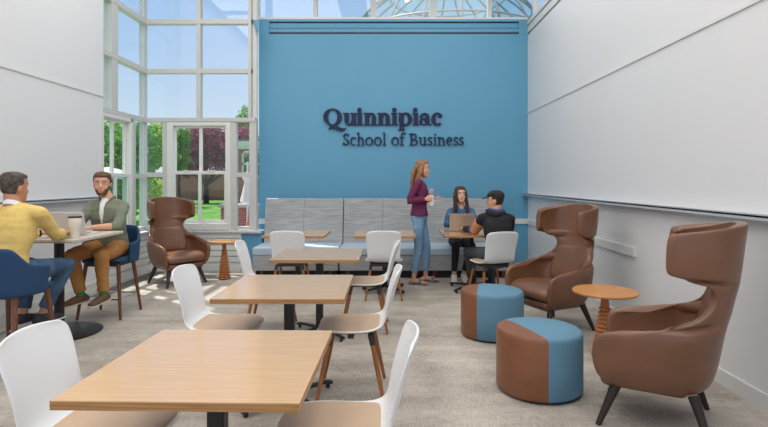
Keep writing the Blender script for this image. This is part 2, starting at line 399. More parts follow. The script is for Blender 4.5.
# knee walls with louvred enclosure and sills
def louvre(m, fn, u0, u1):
    fn(m, u0, u1, 0, .10, 0, .10); fn(m, u0, u1, 0, .08, .10, .14)
    for k in range(5): fn(m, u0, u1, 0, .10, .14+k*.093, .14+k*.093+.075); fn(m, u0, u1, 0, .075, .14+k*.093+.075, .14+(k+1)*.093)
def kr(m, a, b_, d0, d1, z0, z1): m.box(a, b_, g+.05-d1, g+.1-d0, z0, z1)
def kl(m, a, b_, d0, d1, z0, z1): m.box(XL-.1+d0, XL-.05+d1, a, b_, z0, z1)
k1 = MB(); louvre(k1, kr, XL, vx(242, g)); struct(k1, 'wall_rear_knee', M['louver']).name = 'wall_rear_left'
k2 = MB(); louvre(k2, kl, 6.83, g); struct(k2, 'wall_left_knee', M['louver']).name = 'wall_left_rear'
struct(MB().box(vx(242, g), vx(262, g), g-.02, YW+.2, 0, .61), 'wall_rear_side', M['blue_wall'])
struct(MB().box(XL, vx(262, g), g-.10, g+.12, .605, .635).box(XL, vx(262, g), g-.08, g, .585, .605), 'trim_12', M['white'], bevel=.004)
struct(MB().box(XL-.1, XL+.10, 6.83, g+.1, .605, .635), 'trim_13', M['white'], bevel=.004)
gr = MB()
for k in range(6): gr.box(XL+.16+k*.03, XL+.175+k*.03, 6.2, 7.95, 0, .006)
gr.box(XL+.14, XL+.155, 6.2, 7.95, 0, .008); gr.box(XL+.34, XL+.355, 6.2, 7.95, 0, .008)
tag(gr.build('floor_vent', M['grille'], None, smooth=0), 'grey slotted air grille set in the carpet along the left windows', 'vent')
# glazing above the blue wall
f = MB(); zb = zt+.035
for p, w in ((315.4, 2), (373.3, 2.6), (433, 3.6), (489.4, 2), (258, 1.5)): f.box(vx(p-w, 8.7), vx(p+w, 8.7), 8.66, 8.78, zb, ZT)
f.box(vx(255, 8.7), XR, 8.66, 8.78, ZT-.1, ZT)
w6 = f.build('window_6', M['mullion'], None, smooth=0); w6['kind'] = 'structure'
MB().box(vx(255, 8.7), XR, 8.71, 8.72, zb, ZT-.05).build('window_pane', M['glass'], w6, smooth=0)

# ------------------------------------------------------------------ lettering
sign = empty('wall_lettering', (0, YW-.03, 0), 0, 'raised navy serif lettering reading Quinnipiac School of Business on blue wall', 'sign')
def LX(cx): return (310+cx/4.518-VX)/F*YW
def LZ(cy): return H+(VY-(90+cy/4.518))/F*YW
class Glyph:
    def __init__(s): s.m = MB(); s.k = 0
    def poly(s, pts):
        s.k += 1; s.m.prism([(LX(x), LZ(y)) for x, y in pts], -.0004*(s.k % 40), .028); return s
    def rect(s, x0, y0, x1, y1): return s.poly([(x0, y0), (x1, y0), (x1, y1), (x0, y1)])
    def ring(s, cx, cy, rx_, ry_, tx, ty, a0=0, a1=360):
        n = max(6, int(abs(a1-a0)/10)); 
        for i in range(n):
            p = [R(a0+(a1-a0)*i/n), R(a0+(a1-a0)*(i+1)/n)]
            s.poly([(cx+rx_*math.cos(p[0]), cy-ry_*math.sin(p[0])), (cx+rx_*math.cos(p[1]), cy-ry_*math.sin(p[1])),
                    (cx+(rx_-tx)*math.cos(p[1]), cy-(ry_-ty)*math.sin(p[1])), (cx+(rx_-tx)*math.cos(p[0]), cy-(ry_-ty)*math.sin(p[0]))])
        return s
    def dot(s, cx, cy, r): return s.poly([(cx+r*math.cos(2*PI*k/16), cy+r*math.sin(2*PI*k/16)) for k in range(16)])
    def done(s): s.m.build('letter', M['ink'], sign, smooth=0)
B1, T1 = 160, 104
def L_Q():
    Glyph().ring(103, 123, 42, 39, 21, 6).poly([(84, 178), (92, 166), (106, 160), (120, 161), (140, 172), (154, 174), (163, 171), (160, 180), (148, 186), (132, 185), (112, 176), (98, 174)]).done()
def L_u(x):
    Glyph().rect(x+6, T1, x+26, 142).rect(x, T1, x+25, T1+5).ring(x+29, 141, 22, 20, 17, 7, 180, 360).rect(x+38, T1, x+58, B1).rect(x+33, T1, x+57, T1+5).rect(x+57, B1-5, x+63, B1).done()
def L_i(x, dot):
    Glyph().rect(x+5, T1, x+25, B1).rect(x, T1, x+24, T1+5).rect(x, B1-5, x+30, B1).dot(dot, 91, 10.5).done()
def L_n(x):
    Glyph().rect(x+5, T1, x+25, B1).rect(x, T1, x+23, T1+5).rect(x, B1-5, x+29, B1).ring(x+32, 125, 23, 22, 17, 9, 0, 180).rect(x+36, 125, x+56, B1).rect(x+32, B1-5, x+60, B1).done()
def L_p(x):
    Glyph().rect(x+6, T1, x+26, 183).rect(x, T1, x+24, T1+5).rect(x, 178, x+31, 183).ring(x+33, 132, 31, 30, 20, 7).done()
def L_a(x):
    Glyph().rect(x+29, 122, x+49, 158).ring(x+27, 122, 21, 18, 16, 6, 0, 165).dot(x+12, 120, 8).ring(x+22, 144, 20, 16, 12, 5).rect(x+48, 154, x+57, B1).done()
def L_c(x):
    Glyph().ring(x+25, 132, 27, 30, 20, 7, 45, 318).dot(x+38, 117, 9.5).done()
L_Q(); L_u(150); L_i(210, 224); L_n(243); L_n(305); L_i(367, 381); L_p(398); L_i(463, 475); L_a(491); L_c(549)
B2, T2 = 250, 213
def serif(gx, x, w, y): gx.rect(x, y-1.3, x+w, y+1.3)
def s_S():
    Glyph().ring(163, 210, 12.5, 13, 6, 4, 25, 270).ring(163, 235.5, 14, 14, 6.5, 4, 90, -155).rect(173, 198, 176, 210).rect(149, 237, 152, 249).done()
def s_c(x): Glyph().ring(x+14, 231.5, 14, 19, 6.5, 3, 48, 315).dot(x+23, 219, 3.5).done()
def s_h(x):
    q = Glyph().rect(x+6, 193, x+12, B2).ring(x+19, 229, 13, 16, 6.5, 4, 0, 180).rect(x+25.5, 229, x+32, B2); q.rect(x, 193, x+12, 196); serif(q, x+1, 16, B2-1.3); serif(q, x+21, 15, B2-1.3); q.done()
def s_n(x):
    q = Glyph().rect(x+6, T2, x+12, B2).ring(x+19, 229, 13, 16, 6.5, 4, 0, 180).rect(x+25.5, 229, x+32, B2); q.rect(x, T2, x+12, T2+3); serif(q, x+1, 16, B2-1.3); serif(q, x+21, 15, B2-1.3); q.done()
def s_o(x): Glyph().ring(x+17.5, 231.5, 17.5, 19, 6.5, 3).done()
def s_l(x):
    q = Glyph().rect(x+5, 193, x+11, B2); q.rect(x, 193, x+11, 196); serif(q, x, 17, B2-1.3); q.done()
def s_f(x):
    q = Glyph().rect(x+7, 204, x+13, B2).ring(x+19, 205, 12, 13, 6, 4, 45, 180).dot(x+26, 197, 3.4).rect(x, T2, x+22, T2+3); serif(q, x+1, 19, B2-1.3); q.done()
def s_B(x):
    q = Glyph().rect(x+6, 197, x+12.5, B2).ring(x+21, 210, 13, 13, 6, 3, -90, 90).ring(x+22, 236.2, 17, 13.8, 6.5, 3, -90, 90)
    q.rect(x, 197, x+22, 200).rect(x+8, 221.5, x+23, 224.5).rect(x, 247, x+23, 250); q.done()
def s_u(x):
    q = Glyph().rect(x+5, T2, x+11, 234).rect(x, T2, x+11, T2+3).ring(x+18, 234, 13, 17, 6.5, 4, 180, 360).rect(x+25, T2, x+31, B2).rect(x+20, T2, x+31, T2+3).rect(x+31, B2-3, x+35, B2); q.done()
def s_s(x):
    Glyph().ring(x+11, 222, 9.5, 10, 4.5, 3, 25, 270).ring(x+11, 240.5, 10.5, 10, 5, 3, 90, -155).rect(x+17, 213.5, x+19.5, 221).rect(x+1, 242, x+3.5, 249).done()
def s_i(x):
    q = Glyph().rect(x+5, T2, x+11, B2).rect(x, T2, x+11, T2+3).dot(x+8, 201, 4); serif(q, x, 16, B2-1.3); q.done()
def s_e(x): Glyph().ring(x+14, 231.5, 14, 19, 6.5, 3, 0, 318).rect(x+3, 228, x+27, 231).done()
s_S(); s_c(182); s_h(211); s_o(250); s_o(289); s_l(328); s_o(367); s_f(404); s_B(448); s_u(491); s_s(531); s_i(557); s_n(575); s_e(615); s_s(647); s_s(672)

# ------------------------------------------------------------------ shell chairs (forward = +Y)
def make_chair():
    t = empty('side_chair', (0, 0, 0))
    prof = [(.228, .426, .125), (.212, .436, .175), (.15, .447, .214), (.03, .442, .232), (-.09, .441, .222), (-.165, .452, .208), (-.217, .482, .198),
            (-.244, .53, .192), (-.262, .59, .196), (-.280, .66, .199), (-.300, .73, .207), (-.320, .79, .206), (-.329, .82, .195), (-.334, .838, .165)]
    rows = []; n = 11
    for i, (y, z, w) in enumerate(prof):
        k = min(1, max(0, (z-.45)/.12)) if i > 4 else 0
        r = []
        for j in range(n):
            a = -1+2*j/(n-1)
            r.append((a*w, y+k*.035*a*a, z+(1-k)*.012*a*a+ (0 if i < len(prof)-2 else -.012*a*a)))
        rows.append(r)
    MB().grid(rows).build('shell', M['shell'], t, solid=.012, sub=2, solid_off=0)
    rows = []; 
    for y, z, w in [(.224, .446, .118), (.206, .455, .172), (.15, .464, .211), (.03, .461, .228), (-.09, .460, .219), (-.155, .468, .195), (-.185, .479, .165)]:
        rows.append([((-1+2*j/8)*w, y, z+.006-.006*(-1+2*j/8)**4) for j in range(9)])
    MB().grid(rows).build('seat_pad', M['tan'], t, solid=.022, sub=2, solid_off=-1)
    b = MB(); b.box(-.16, .16, -.02, .02, .395, .425); b.box(-.15, .15, .11, .15, .395, .425); b.box(-.15, .15, -.15, -.11, .395, .425); b.box(-.02, .02, -.14, .14, .396, .424)
    b.build('under_frame', M['bracket'], t, bevel=.004)
    for sx in (-1, 1):
        for sy in (-1, 1):
            p0 = Vector((sx*.15, sy*.13, .415)); p1 = Vector((sx*.215, sy*.215, .0)); pm = p0.lerp(p1, .13)
            lg = MB().tube([pm, p0.lerp(p1, .6), p1], [.0165, .0155, .0105], 12).build('leg', M['leg_wood'], t)
            MB().tube([p0, pm, pm.lerp(p1, .02)], [.02, .019, .0175], 12).build('leg_socket', M['bracket'], lg)
    return t
proto = make_chair()
CG = 'white shell chairs with wooden legs at the small tables'
chairs = [(-1.09, 2.00, -90, 'white shell chair cut by the left frame edge at the nearest maple table'),
          (-1.08, 3.45, -90, 'white shell chair with tan seat left of the second maple table'),
          (-1.12, 4.92, -86, 'white shell chair left of the third maple table, near side table by the windows'),
          (-.215, 2.00, 90, 'nearest white shell chair right of the front maple table'),
          (-.24, 3.45, 90, 'white shell chair right of the second maple table, full wooden legs in view'),
          (-.22, 4.92, 90, 'white shell chair right of the third maple table from the camera'),
          (-1.17, 6.22, 0, 'white shell chair seen from behind at the left bench table'),
          (-.05, 6.22, 0, 'white shell chair seen from behind at the middle bench table'),
          (1.23, 6.12, 16, 'white shell chair under the person in the black cap')]
for i, (x, y, a, lb_) in enumerate(chairs):
    o = proto if i == 0 else copy_tree(proto)
    o.location = (x, y, 0); o.rotation_euler.z = R(a); tag(o, lb_, 'chair', CG)

# ------------------------------------------------------------------ maple tables
def make_table():
    t = empty('cafe_table', (0, 0, 0)); w = .382
    MB().box(-w, w, -.375, .375, .7375, .741).build('tabletop', M['maple'], t, smooth=0)
    MB().box(-w, w, -.375, .375, .712, .7375).build('table_edge', M['maple_edge'], t, smooth=0)
    MB().box(-.032, .032, -.032, .032, .05, .70).build('column', M['black'], t, bevel=.008)
    MB().box(-.16, .16, -.16, .16, .70, .712).build('mounting_plate', M['black'], t)
    for k in range(4):
        a = PI/4+k*PI/2; d = Vector((math.cos(a), math.sin(a), 0)); s = Vector((-d.y, d.x, 0))
        ft = MB().tube([d*.02+Vector((0, 0, .06)), d*.17+Vector((0, 0, .05)), d*.29+Vector((0, 0, .043)), d*.335+Vector((0, 0, .03))], [(.022, .02), (.021, .014), (.022, .012), (.024, .014)], 10, side=s).build('foot', M['black'], t)
        MB().tube([d*.31+Vector((0, 0, .0)), d*.31+Vector((0, 0, .03))], .014, 10).build('glide', M['black'], ft)
    return t
tproto = make_table()
tables = [(-.64, 1.925, 'square maple table nearest the camera, cut by the bottom edge'), (-.63, 3.28, 'square maple table second from the camera'),
          (-.63, 4.72, 'square maple table third from the camera in the middle row'), (-1.16, 6.60, 'maple table at the left section of the grey bench'),
          (-.04, 6.60, 'maple table at the bench beside the standing woman'), (1.08, 6.66, 'maple table at the bench carrying the sand coloured laptop')]
for i, (x, y, lb_) in enumerate(tables):
    o = tproto if i == 0 else copy_tree(tproto)
    o.location = (x, y, 0); o.rotation_euler.z = R(-1.3) if i == 0 else 0; tag(o, lb_, 'table', 'square maple cafe tables')

# ------------------------------------------------------------------ bench units
def make_bench():
    t = empty('banquette_bench', (0, 0, 0)); w = .622     # origin mid front, forward = -Y
    MB().box(-w, w, .01, .66, .33, .445).build('seat', M['bench_seat'], t, bevel=.02)
    MB().box(-w+.005, w-.005, .02, .62, .11, .33).build('seat_front', M['bench'], t, bevel=.01)
    MB().box(-w+.03, w-.03, .10, .66, .0, .11).build('plinth', M['kick'], t)
    for s in (-1, 1):
        m = MB(); x0, x1 = (-w, 0) if s < 0 else (0, w)
        v = [(x0, .62, .11), (x1, .62, .11), (x1, .94, .11), (x0, .94, .11), (x0, .85, 1.13), (x1, .85, 1.13), (x1, .96, 1.13), (x0, .96, 1.13)]
        m.add(v, [(0, 1, 5, 4), (1, 2, 6, 5), (2, 3, 7, 6), (3, 0, 4, 7), (4, 5, 6, 7), (0, 3, 2, 1)])
        m.build('backrest_panel', M['bench'], t, bevel=.012)
    for x in (-.5, .5): MB().box(x-.02, x+.02, .05, .09, 0, .11).build('leg', M['bench_leg'], t)
    return t
bp = make_bench()
for i, (x, lb_) in enumerate(((-1.31, 'left section of the grey high-backed bench, nearest the column'), (-.055, 'middle section of the grey high-backed bench behind the standing woman'),
                              (1.20, 'right section of the grey high-backed bench holding the seated woman'))):
    o = bp if i == 0 else copy_tree(bp)
    o.location = (x-.03, 7.38, 0); tag(o, lb_, 'bench', 'high-backed grey bench sections along the blue wall')

# ------------------------------------------------------------------ ottomans
def make_ottoman(loc, ang, off, lb_):
    t = empty('round_ottoman', loc, R(ang), lb_, 'ottoman', 'two-tone round ottomans')
    r = .284; h = .415; off *= r
    def cap(side):
        m = MB(); c = math.sqrt(r*r-off*off); a = math.atan2(c, off)    # chord at x = off
        if side < 0: an = [a+(2*PI-2*a)*k/30 for k in range(31)]
        else: an = [-a+(2*a)*k/30 for k in range(31)]
        rows = []
        for (rr, z) in ((.94, .015), (1, .03), (1, .2), (1.0, h-.035), (.985, h-.012), (.95, h)):
            rows.append([((r*math.cos(q))*rr+off*(1-rr), r*math.sin(q)*rr, z) for q in an])
        # top dome
        for k, dz in ((.6, .006), (.25, .009)): rows.append([((r*math.cos(q))*k*.95+off*(1-k*.95), r*math.sin(q)*k*.95, h+dz) for q in an])
        m.grid(rows); n = 31; m.f.append(tuple(range((len(rows)-1)*n, len(rows)*n))); m.f.append(tuple(range(n)))
        return m
    cap(-1).build('leather_half', M['ott_leather'], t, smooth=50)['label'] = 'brown leather section'
    cap(1).build('fabric_half', M['ott_blue'], t, smooth=50)['label'] = 'blue fabric section'
    MB().lathe([(r*.9, 0), (r*.9, .02)], seg=32).build('base', M['black'], t)
    return t
make_ottoman((1.025, 3.48, 0), 18, -.38, 'brown leather and blue round ottoman, nearer of the two')
make_ottoman((.955, 4.70, 0), -12, -.45, 'brown leather and blue round ottoman, farther, by the brown lounge chair')

# ------------------------------------------------------------------ turned side tables
def make_side():
    t = empty('side_table', (0, 0, 0))
    MB().lathe([(.20, .500), (.243, .507), (.25, .515), (.25, .523), (.246, .528)], seg=48).build('tabletop', M['table_side'], t)
    pr = [(.098, 0), (.10, .012), (.10, .03)]; z = .03
    for k in range(11):
        rr = .096-.0052*k; pr += [(rr*.76, z+.003), (rr*1.05, z+.012), (rr*1.05, z+.023), (rr*.76, z+.032)]; z += .0333
    pr += [(.034, z+.01), (.032, z+.05), (.036, .49), (.07, .501)]
    MB().lathe(pr, seg=36).build('turned_base', M['cone_wood'], t, smooth=28)
    MB().lathe([(.102, 0), (.102, .012)], seg=32).build('foot_ring', M['black'], t)
    return t
sp = make_side(); sp.location = (1.75, 4.13, 0)
tag(sp, 'round wooden side table with ribbed base between the right lounge chairs', 'side table', 'ribbed wooden side tables')
o = copy_tree(sp); o.location = (-2.36, 7.38, 0); o.scale = (.88, .88, 1.04)
tag(o, 'round wooden side table with ribbed base below the rear window', 'side table', 'ribbed wooden side tables')

# ------------------------------------------------------------------ lounge chairs (forward = +Y)
def make_lounge():
    t = empty('wingback_lounge_chair', (0, 0, 0))
    lev = [(.222, .22, .245, .20), (.25, .275, .30, .275), (.32, .305, .338, .315), (.42, .325, .358, .325), (.51, .34, .364, .315), (.562, .35, .362, .27), (.585, .355, .355, .12),
           (.61, .36, .345, -.06), (.645, .37, .33, -.175), (.69, .38, .315, -.25), (.76, .395, .298, -.298), (.82, .41, .296, -.29), (.86, .418, .300, -.24), (.885, .422, .305, -.15), (.90, .424, .31, -.075), (.92, .427, .313, -.052),
           (1.03, .44, .32, -.052), (1.13, .45, .316, -.055), (1.17, .455, .308, -.065), (1.185, .455, .30, -.08)]
    rows = []
    for z, D, W, fr_ in lev:
        Rr = min(W*.95, .27); half = []
        yc = -D+Rr
        if fr_ > yc:
            for k in range(7):
                u = k/6; half.append((W-(.03*max(0, 1-u*2.2)**2 if z < .6 or z > .88 else 0), fr_+(yc-fr_)*u))
            a0 = 0; N = 7
        else: a0 = math.asin(((yc-fr_)/Rr)**(1/.95)); N = 13; half = [(W*math.cos(a0)**.85, fr_)]
        for k in range(1, N+1):
            a = a0+(PI/2-a0)*k/N; half.append((W*max(0, math.cos(a))**.85 if k < N else 0, yc-Rr*math.sin(a)**.95))
        zz = lambda y: z-max(0, min(1, (z-.88)/.2))*max(0, y+D)*.15
        rows.append([(-x, y, zz(y)) for x, y in half] + [(x, y, zz(y)) for x, y in reversed(half[:-1])])
    MB().grid(rows).build('shell', M['leather'], t, solid=.055, solid_off=-1, sub=2, even=False)
    MB().box(-.25, .25, -.17, .285, .215, .31).build('seat_base', M['leather'], t, bevel=.045)
    m = MB(); rws = []
    for y, z, w in ((-.24, .42, .15), (-.14, .43, .24), (.05, .445, .297), (.20, .445, .295), (.29, .425, .290), (.33, .38, .275), (.326, .33, .26), (.29, .305, .25)):
        rws.append([((-1+2*j/8)*w, y-.03*((-1+2*j/8)**2), z-.014*abs(-1+2*j/8)**4) for j in range(9)])
    m.grid(rws).build('seat_cushion', M['leather'], t, solid=.05, solid_off=-1, sub=2)
    m = MB(); rws = []
    for y, z, w in ((-.245, .41, .24), (-.262, .50, .262), (-.290, .62, .25), (-.318, .71, .225), (-.338, .765, .20)):
        rws.append([((-1+2*j/8)*w, y+.055*abs(-1+2*j/8)**2.2, z) for j in range(9)])
    m.grid(rws).build('back_cushion', M['leather'], t, solid=.045, solid_off=0, sub=2)
    # welt running round the outer back
    for sx in (-1, 1):
        for sy in (-1, 1):
            MB().tube([(sx*.205, sy*.19, .24), (sx*.275, sy*(.285 if sy > 0 else .27), 0)], [.030, .0155], 14).build('leg', M['dark_leg'], t)
    return t
lp = make_lounge()
LG = 'brown leather wingback lounge chairs'
for i, (x, y, a, lb_) in enumerate(((-2.92, 7.09, -131, 'brown leather wingback chair by the corner windows'), (1.585, 4.97, 114, 'brown leather wingback chair behind the side table at right wall'),
                                    (1.60, 3.06, 60, 'brown leather wingback chair nearest the camera at right, in profile'))):
    o = lp if i == 0 else copy_tree(lp)
    o.location = (x, y, 0); o.rotation_euler.z = R(a); tag(o, lb_, 'lounge chair', LG)

# ------------------------------------------------------------------ counter table and stools
t = empty('counter_table', (-3.05, 4.75, 0), 0, 'pale counter height table with black disc base by the left wall', 'table')
MB().box(-.42, .39, -.40, .40, .888, .91).build('tabletop', M['white_table'], t, smooth=0, bevel=.003)
MB().box(-.415, .385, -.395, .395, .880, .888).build('table_edge', M['edge'], t, smooth=0)
MB().tube([(0, 0, .012), (0, 0, .88)], .042, 20).build('column', M['black'], t)
MB().lathe([(.355, 0), (.36, .006), (.34, .013), (.05, .02), (.05, .05)], seg=48).build('base_disc', M['black'], t)
MB().box(-.2, .2, -.2, .2, .872, .88).build('mounting_plate', M['black'], t)
def make_stool():
    t = empty('counter_stool', (0, 0, 0))
    rws = []
    for y, z, w in ((.22, .585, .19), (.215, .61, .205), (.14, .625, .222), (0, .618, .225), (-.12, .62, .215), (-.18, .62, .18)):
        rws.append([((-1+2*j/8)*w, y-.02*(-1+2*j/8)**2, z) for j in range(9)])
    MB().grid(rws).build('seat', M['stool_blue'], t, solid=.055, solid_off=-1, sub=2)
    rows = []; n = 21
    for k in range(6):
        u = k/5; r = []
        for j in range(n):
            a = R(-112+224*j/(n-1)); s = abs(a)/R(112)
            top = .93-.02*s-.13*max(0, min(1, (s-.42)/.2))-.03*max(0, s-.6); bot = .545+.02*s
            z = bot+(top-bot)*u; rr = 1+.05*u
            r.append((.252*math.sin(a)*rr, -.02-.235*math.cos(a)*rr-.02*u*math.cos(a), z))
        rows.append(r)
    MB().grid(rows).build('backrest', M['stool_blue'], t, solid=.035, solid_off=0, sub=2)
    MB().box(-.17, .17, -.15, .17, .535, .575).build('under_frame', M['bracket'], t)
    for sx in (-1, 1):
        for sy in (-1, 1):
            MB().tube([(sx*.165, sy*.15, .56), (sx*.22, sy*.215, 0)], [.021, .014], 12).build('leg', M['stool_wood'], t)
    m = MB(); z = .2; x, y = .192, .183
    for a, b_ in (((-x, -y), (x, -y)), ((x, -y), (x, y)), ((x, y), (-x, y)), ((-x, y), (-x, -y))): m.tube([(a[0], a[1], z), (b_[0], b_[1], z)], .008, 8)
    m.build('footrest', M['chrome'], t)
    return t
st = make_stool(); st.location = (-2.93, 5.40, 0); st.rotation_euler.z = PI
tag(st, 'blue upholstered counter stool under the man in the green shirt', 'stool', 'blue counter stools at the pale table')
o = copy_tree(st); o.location = (-2.89, 3.93, 0); o.rotation_euler.z = R(-6)
tag(o, 'blue upholstered counter stool seen from behind under the yellow sweater', 'stool', 'blue counter stools at the pale table')

# ------------------------------------------------------------------ laptops and cups
def laptop(loc, rz, m, lb_, tilt=14, w=.33, d=.22, logo=False):
    t = empty('laptop', loc, rz, lb_, 'laptop')          # screen back faces local -Y, keyboard at +Y
    MB().box(-w/2, w/2, 0, d, .0, .014).build('keyboard_base', m, t, bevel=.004)
    MB().box(-w*.43, w*.43, .04, d*.6, .014, .0155).build('keyboard', M['screen'], t)
    c, s = math.cos(R(tilt)), math.sin(R(tilt))
    def q(x, v, n): return (x, -s*v-n*c, .012+c*v-n*s)
    def slab(x0, x1, v0, v1, n0, n1):
        return MB().add([q(x, v, n) for n in (n0, n1) for v in (v0, v1) for x in (x0, x1)], [(0, 2, 3, 1), (4, 5, 7, 6), (0, 1, 5, 4), (2, 6, 7, 3), (0, 4, 6, 2), (1, 3, 7, 5)])
    l = slab(-w/2, w/2, 0, d, 0, .008).build('lid', m, t, bevel=.003)
    slab(-w/2+.01, w/2-.01, .012, d-.01, -.0012, 0).build('screen', M['screen'], l)
    if logo: slab(-.012, .012, d*.5-.012, d*.5+.012, .008, .009).build('emblem', M['logo'], l)
    return t
laptop((.975, 6.76, .742), R(-3), M['laptop_tan'], 'sand coloured laptop on the table between seated woman and capped person', logo=True, d=.235)
laptop((-2.93, 4.70, .911), R(4), M['laptop_grey'], 'silver laptop on the pale counter table in front of the green shirt man', tilt=20)
t = empty('tumbler', (vx(75, 4.46), 4.46, .911), 0, 'cream travel tumbler with dark lid on the pale counter table', 'tumbler')
MB().lathe([(.033, 0), (.036, .004), (.040, .09), (.050, .11), (.053, .175), (.052, .18)], seg=28).build('body', M['cup'], t)
MB().lathe([(.053, .178), (.055, .182), (.055, .192), (.045, .196)], seg=28).build('lid', M['cup_lid'], t)

# ------------------------------------------------------------------ people
SK = {'a': mat('skin warm', (214, 160, 132), .5), 'b': mat('skin tan', (196, 138, 110), .5), 'c': mat('skin fair', (226, 178, 154), .5)}
EYE = mat('eye white', (226, 222, 216), .3); IRIS = mat('iris', (48, 34, 26), .2); LIP = mat('lips', (186, 104, 96), .45)
HEAD = [(-.118, .070, .022, .018), (-.110, .086, .0, .034), (-.09, .094, -.025, .047), (-.06, .094, -.055, .058), (-.03, .090, -.078, .066), (.0, .088, -.092, .071),
        (.02, .086, -.098, .0735), (.045, .092, -.101, .076), (.07, .088, -.099, .0755), (.092, .072, -.088, .067), (.108, .048, -.068, .050), (.118, .012, -.03, .022)]
def head_rings(fac=None, n=28):
    rs = []
    for z, yf, yb, hw in HEAD:
        cy = (yf+yb)/2; ry = (yf-yb)/2; r = []
        for k in range(n):
            a = 2*PI*k/n; c, s = math.cos(a), math.sin(a)
            x = hw*math.copysign(abs(c)**.9, c); y = ry*math.copysign(abs(s)**.9, s)
            k_ = fac(a, z) if fac else 1
            r.append(Vector((x*k_, cy+y*k_, z*(1+(k_-1)*.8) if z > 0 else z)))
        rs.append(r)
    return rs
def put(mb, sub, mtx):
    o = len(mb.v); mb.v += [mtx@v for v in sub.v]; mb.f += [tuple(i+o for i in f) for f in sub.f]
def hand(mb, wrist, d, n, s, curl=.4, size=1.0):
    """wrist pos, d to fingers, n back-of-hand normal, s=+1 thumb towards d x n"""
    d = Vector(d).normalized(); n = Vector(n); n = (n-d*n.dot(d)).normalized(); x = d.cross(n)*s; w = Vector(wrist); k = size
    mb.tube([w, w+d*.03*k, w+d*.06*k, w+d*.085*k], [(.026*k, .019*k), (.034*k, .016*k), (.039*k, .014*k), (.037*k, .012*k)], 12, side=x)
    for i, L in enumerate((.070, .078, .073, .058)):
        p = w+d*(.08-.006*abs(i-1.2))*k+x*(.029-.0195*i)*k; dd = d.copy(); pts = [p-d*.02*k, p]
        for q, fr_ in enumerate((.45, .31, .24)):
            ang = curl*(.5+.5*q); dd = (d*math.cos(ang*(q+1)*.75)-n*math.sin(ang*(q+1)*.75)).normalized(); p = p+dd*L*fr_*k; pts.append(p)
        mb.tube(pts, [.0095*k, .0095*k, .009*k, .0082*k, .007*k], 8, rounded=True)
    p = w+d*.02*k+x*.022*k; q1 = p+(d*.6+x*.7-n*.3).normalized()*.035*k; q2 = q1+(d*.85+x*.3-n*.35).normalized()*.03*k; q3 = q2+(d*.95-n*.35).normalized()*.024*k
    mb.tube([p, q1, q2, q3], [.014*k, .012*k, .0105*k, .0085*k], 8, rounded=True)

